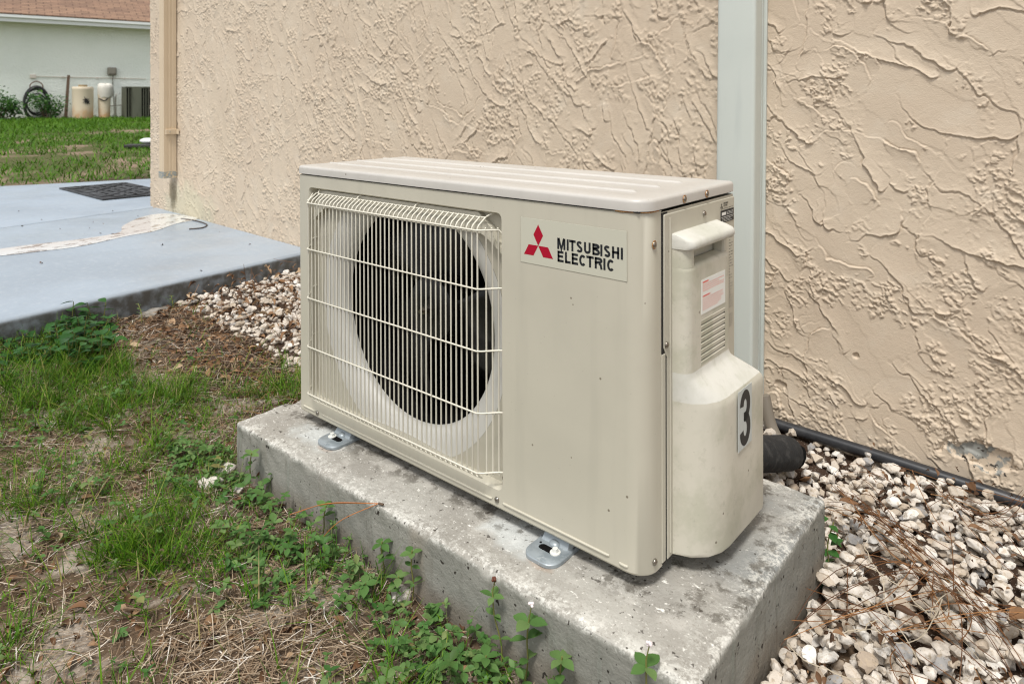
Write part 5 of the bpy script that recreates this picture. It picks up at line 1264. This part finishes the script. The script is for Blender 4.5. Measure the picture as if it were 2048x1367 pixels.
weed((870, 1260), (868, 1215), 3, .019, 'short weed between the lone rock and the brown seed head', 12)
# weed behind the right rear of the pad
r_ = random.Random(3); p = at_z(1650, 1150, -.12); t = tag(empty('weed', (float(p[0]), float(p[1]), float(gz(p[0], p[1])))), 'dark leaved weed climbing beside the right rear corner of the pad', 'weed')
MB().tube(spline([(0, 0, 0), (.004, .01, .03), (-.002, .02, .07), (.004, .03, .105)], 5), .0012, 5).build('stem', STEM, t, 80)
bl_ = [leaf_mesh('leaf', t_) for t_ in (.1, .3, .5)]
for l in bl_: l.materials.append(BUSH)
for k in range(12):
    u = k/11; o = link('leaf', r_.choice(bl_), None, t); l = r_.uniform(.016, .026); o.location = (.004*math.sin(k), .03*u, .008+.10*u); o.scale = (l, l, l); o.rotation_euler = Euler((r_.uniform(-.3, .3), -r_.uniform(-.3, .5), r_.uniform(0, 6.28)))

# leafy plants at the walkway edge: every leaf a part
def leafy(pxs, n, hmin, hmax, L, label, seed):
    r_ = random.Random(seed); poly = np.array([at_z(x, y, -.09)[:2] for x, y in pxs]); lo, hi = poly.min(0), poly.max(0); c = poly.mean(0); z0 = float(gz(c[0], c[1]))
    t = tag(empty('leafy_plant', (float(c[0]), float(c[1]), z0)), label, 'leafy plant'); st = MB(); k = 0
    while k < n:
        q = np.array([r_.uniform(lo[0], hi[0]), r_.uniform(lo[1], hi[1])])
        if not inside(q[None], poly)[0] or q[0] < edge_x(q[1])+.004: continue
        h = r_.uniform(hmin, hmax); g0 = float(gz(q[0], q[1])); b = Vector((q[0]-c[0], q[1]-c[1], g0-z0)); tp = b+Vector((r_.uniform(-.02, .02), r_.uniform(-.02, .02), h))
        st.tube([tuple(b), tuple((b+tp)/2+Vector((.004, 0, 0))), tuple(tp)], .0012, 4); a0 = r_.uniform(0, 6.28)
        for j in range(5):
            l = L*r_.uniform(.7, 1.2); o = link('leaf', r_.choice(bl_), None, t); f = 1-.16*j
            o.location = b+(tp-b)*f; o.scale = (l, l*1.0, l); o.rotation_euler = Euler((r_.uniform(-.3, .3), -r_.uniform(-.25, .55), a0+j*2.4)); k += 1
    st.build('stem', STEM, t, 80)
leafy([(95, 640), (150, 625), (205, 660), (225, 700), (200, 735), (130, 740), (110, 700)], 190, .03, .095, .034, 'lush dark green leafy plant growing against the walkway edge', 1)
leafy([(0, 690), (100, 650), (130, 690), (120, 735), (40, 735), (0, 720)], 150, .01, .05, .026, 'low spreading green plant left of the lush one beside the walkway', 2)
leafy([(-10, 720), (40, 725), (45, 760), (-10, 765)], 18, .01, .035, .030, 'small leafy clump at the left edge below the walkway', 3)
# two thin weeds at the foot of the walkway
for k, (b, tp, lab) in enumerate((((283, 648), (276, 606), 'spindly pale weed standing at the foot of the walkway edge'), ((345, 625), (342, 590), 'thin flowering weed among the gravel right beside the walkway'))):
    p = at_z(*b, -.095); q = at_y(*tp, float(p[1])); t = tag(empty('weed', (float(p[0]), float(p[1]), float(gz(p[0], p[1])))), lab, 'weed'); h = float(q[2])-t.location.z; r_ = random.Random(k)
    MB().tube([(0, 0, -.01), (.002, 0, h*.5), (float(q[0]-p[0]), 0, h)], .0014, 5).build('stem', STEM, t, 80)
    for j in range(9):
        u = .35+.65*j/8; l = .013*(1.2-.5*u); o = link('leaf', r_.choice(weed_leaves), None, t); o.location = (float(q[0]-p[0])*u, 0, h*u); o.scale = (l, l, l); o.rotation_euler = Euler((0, -.5, j*2.4))
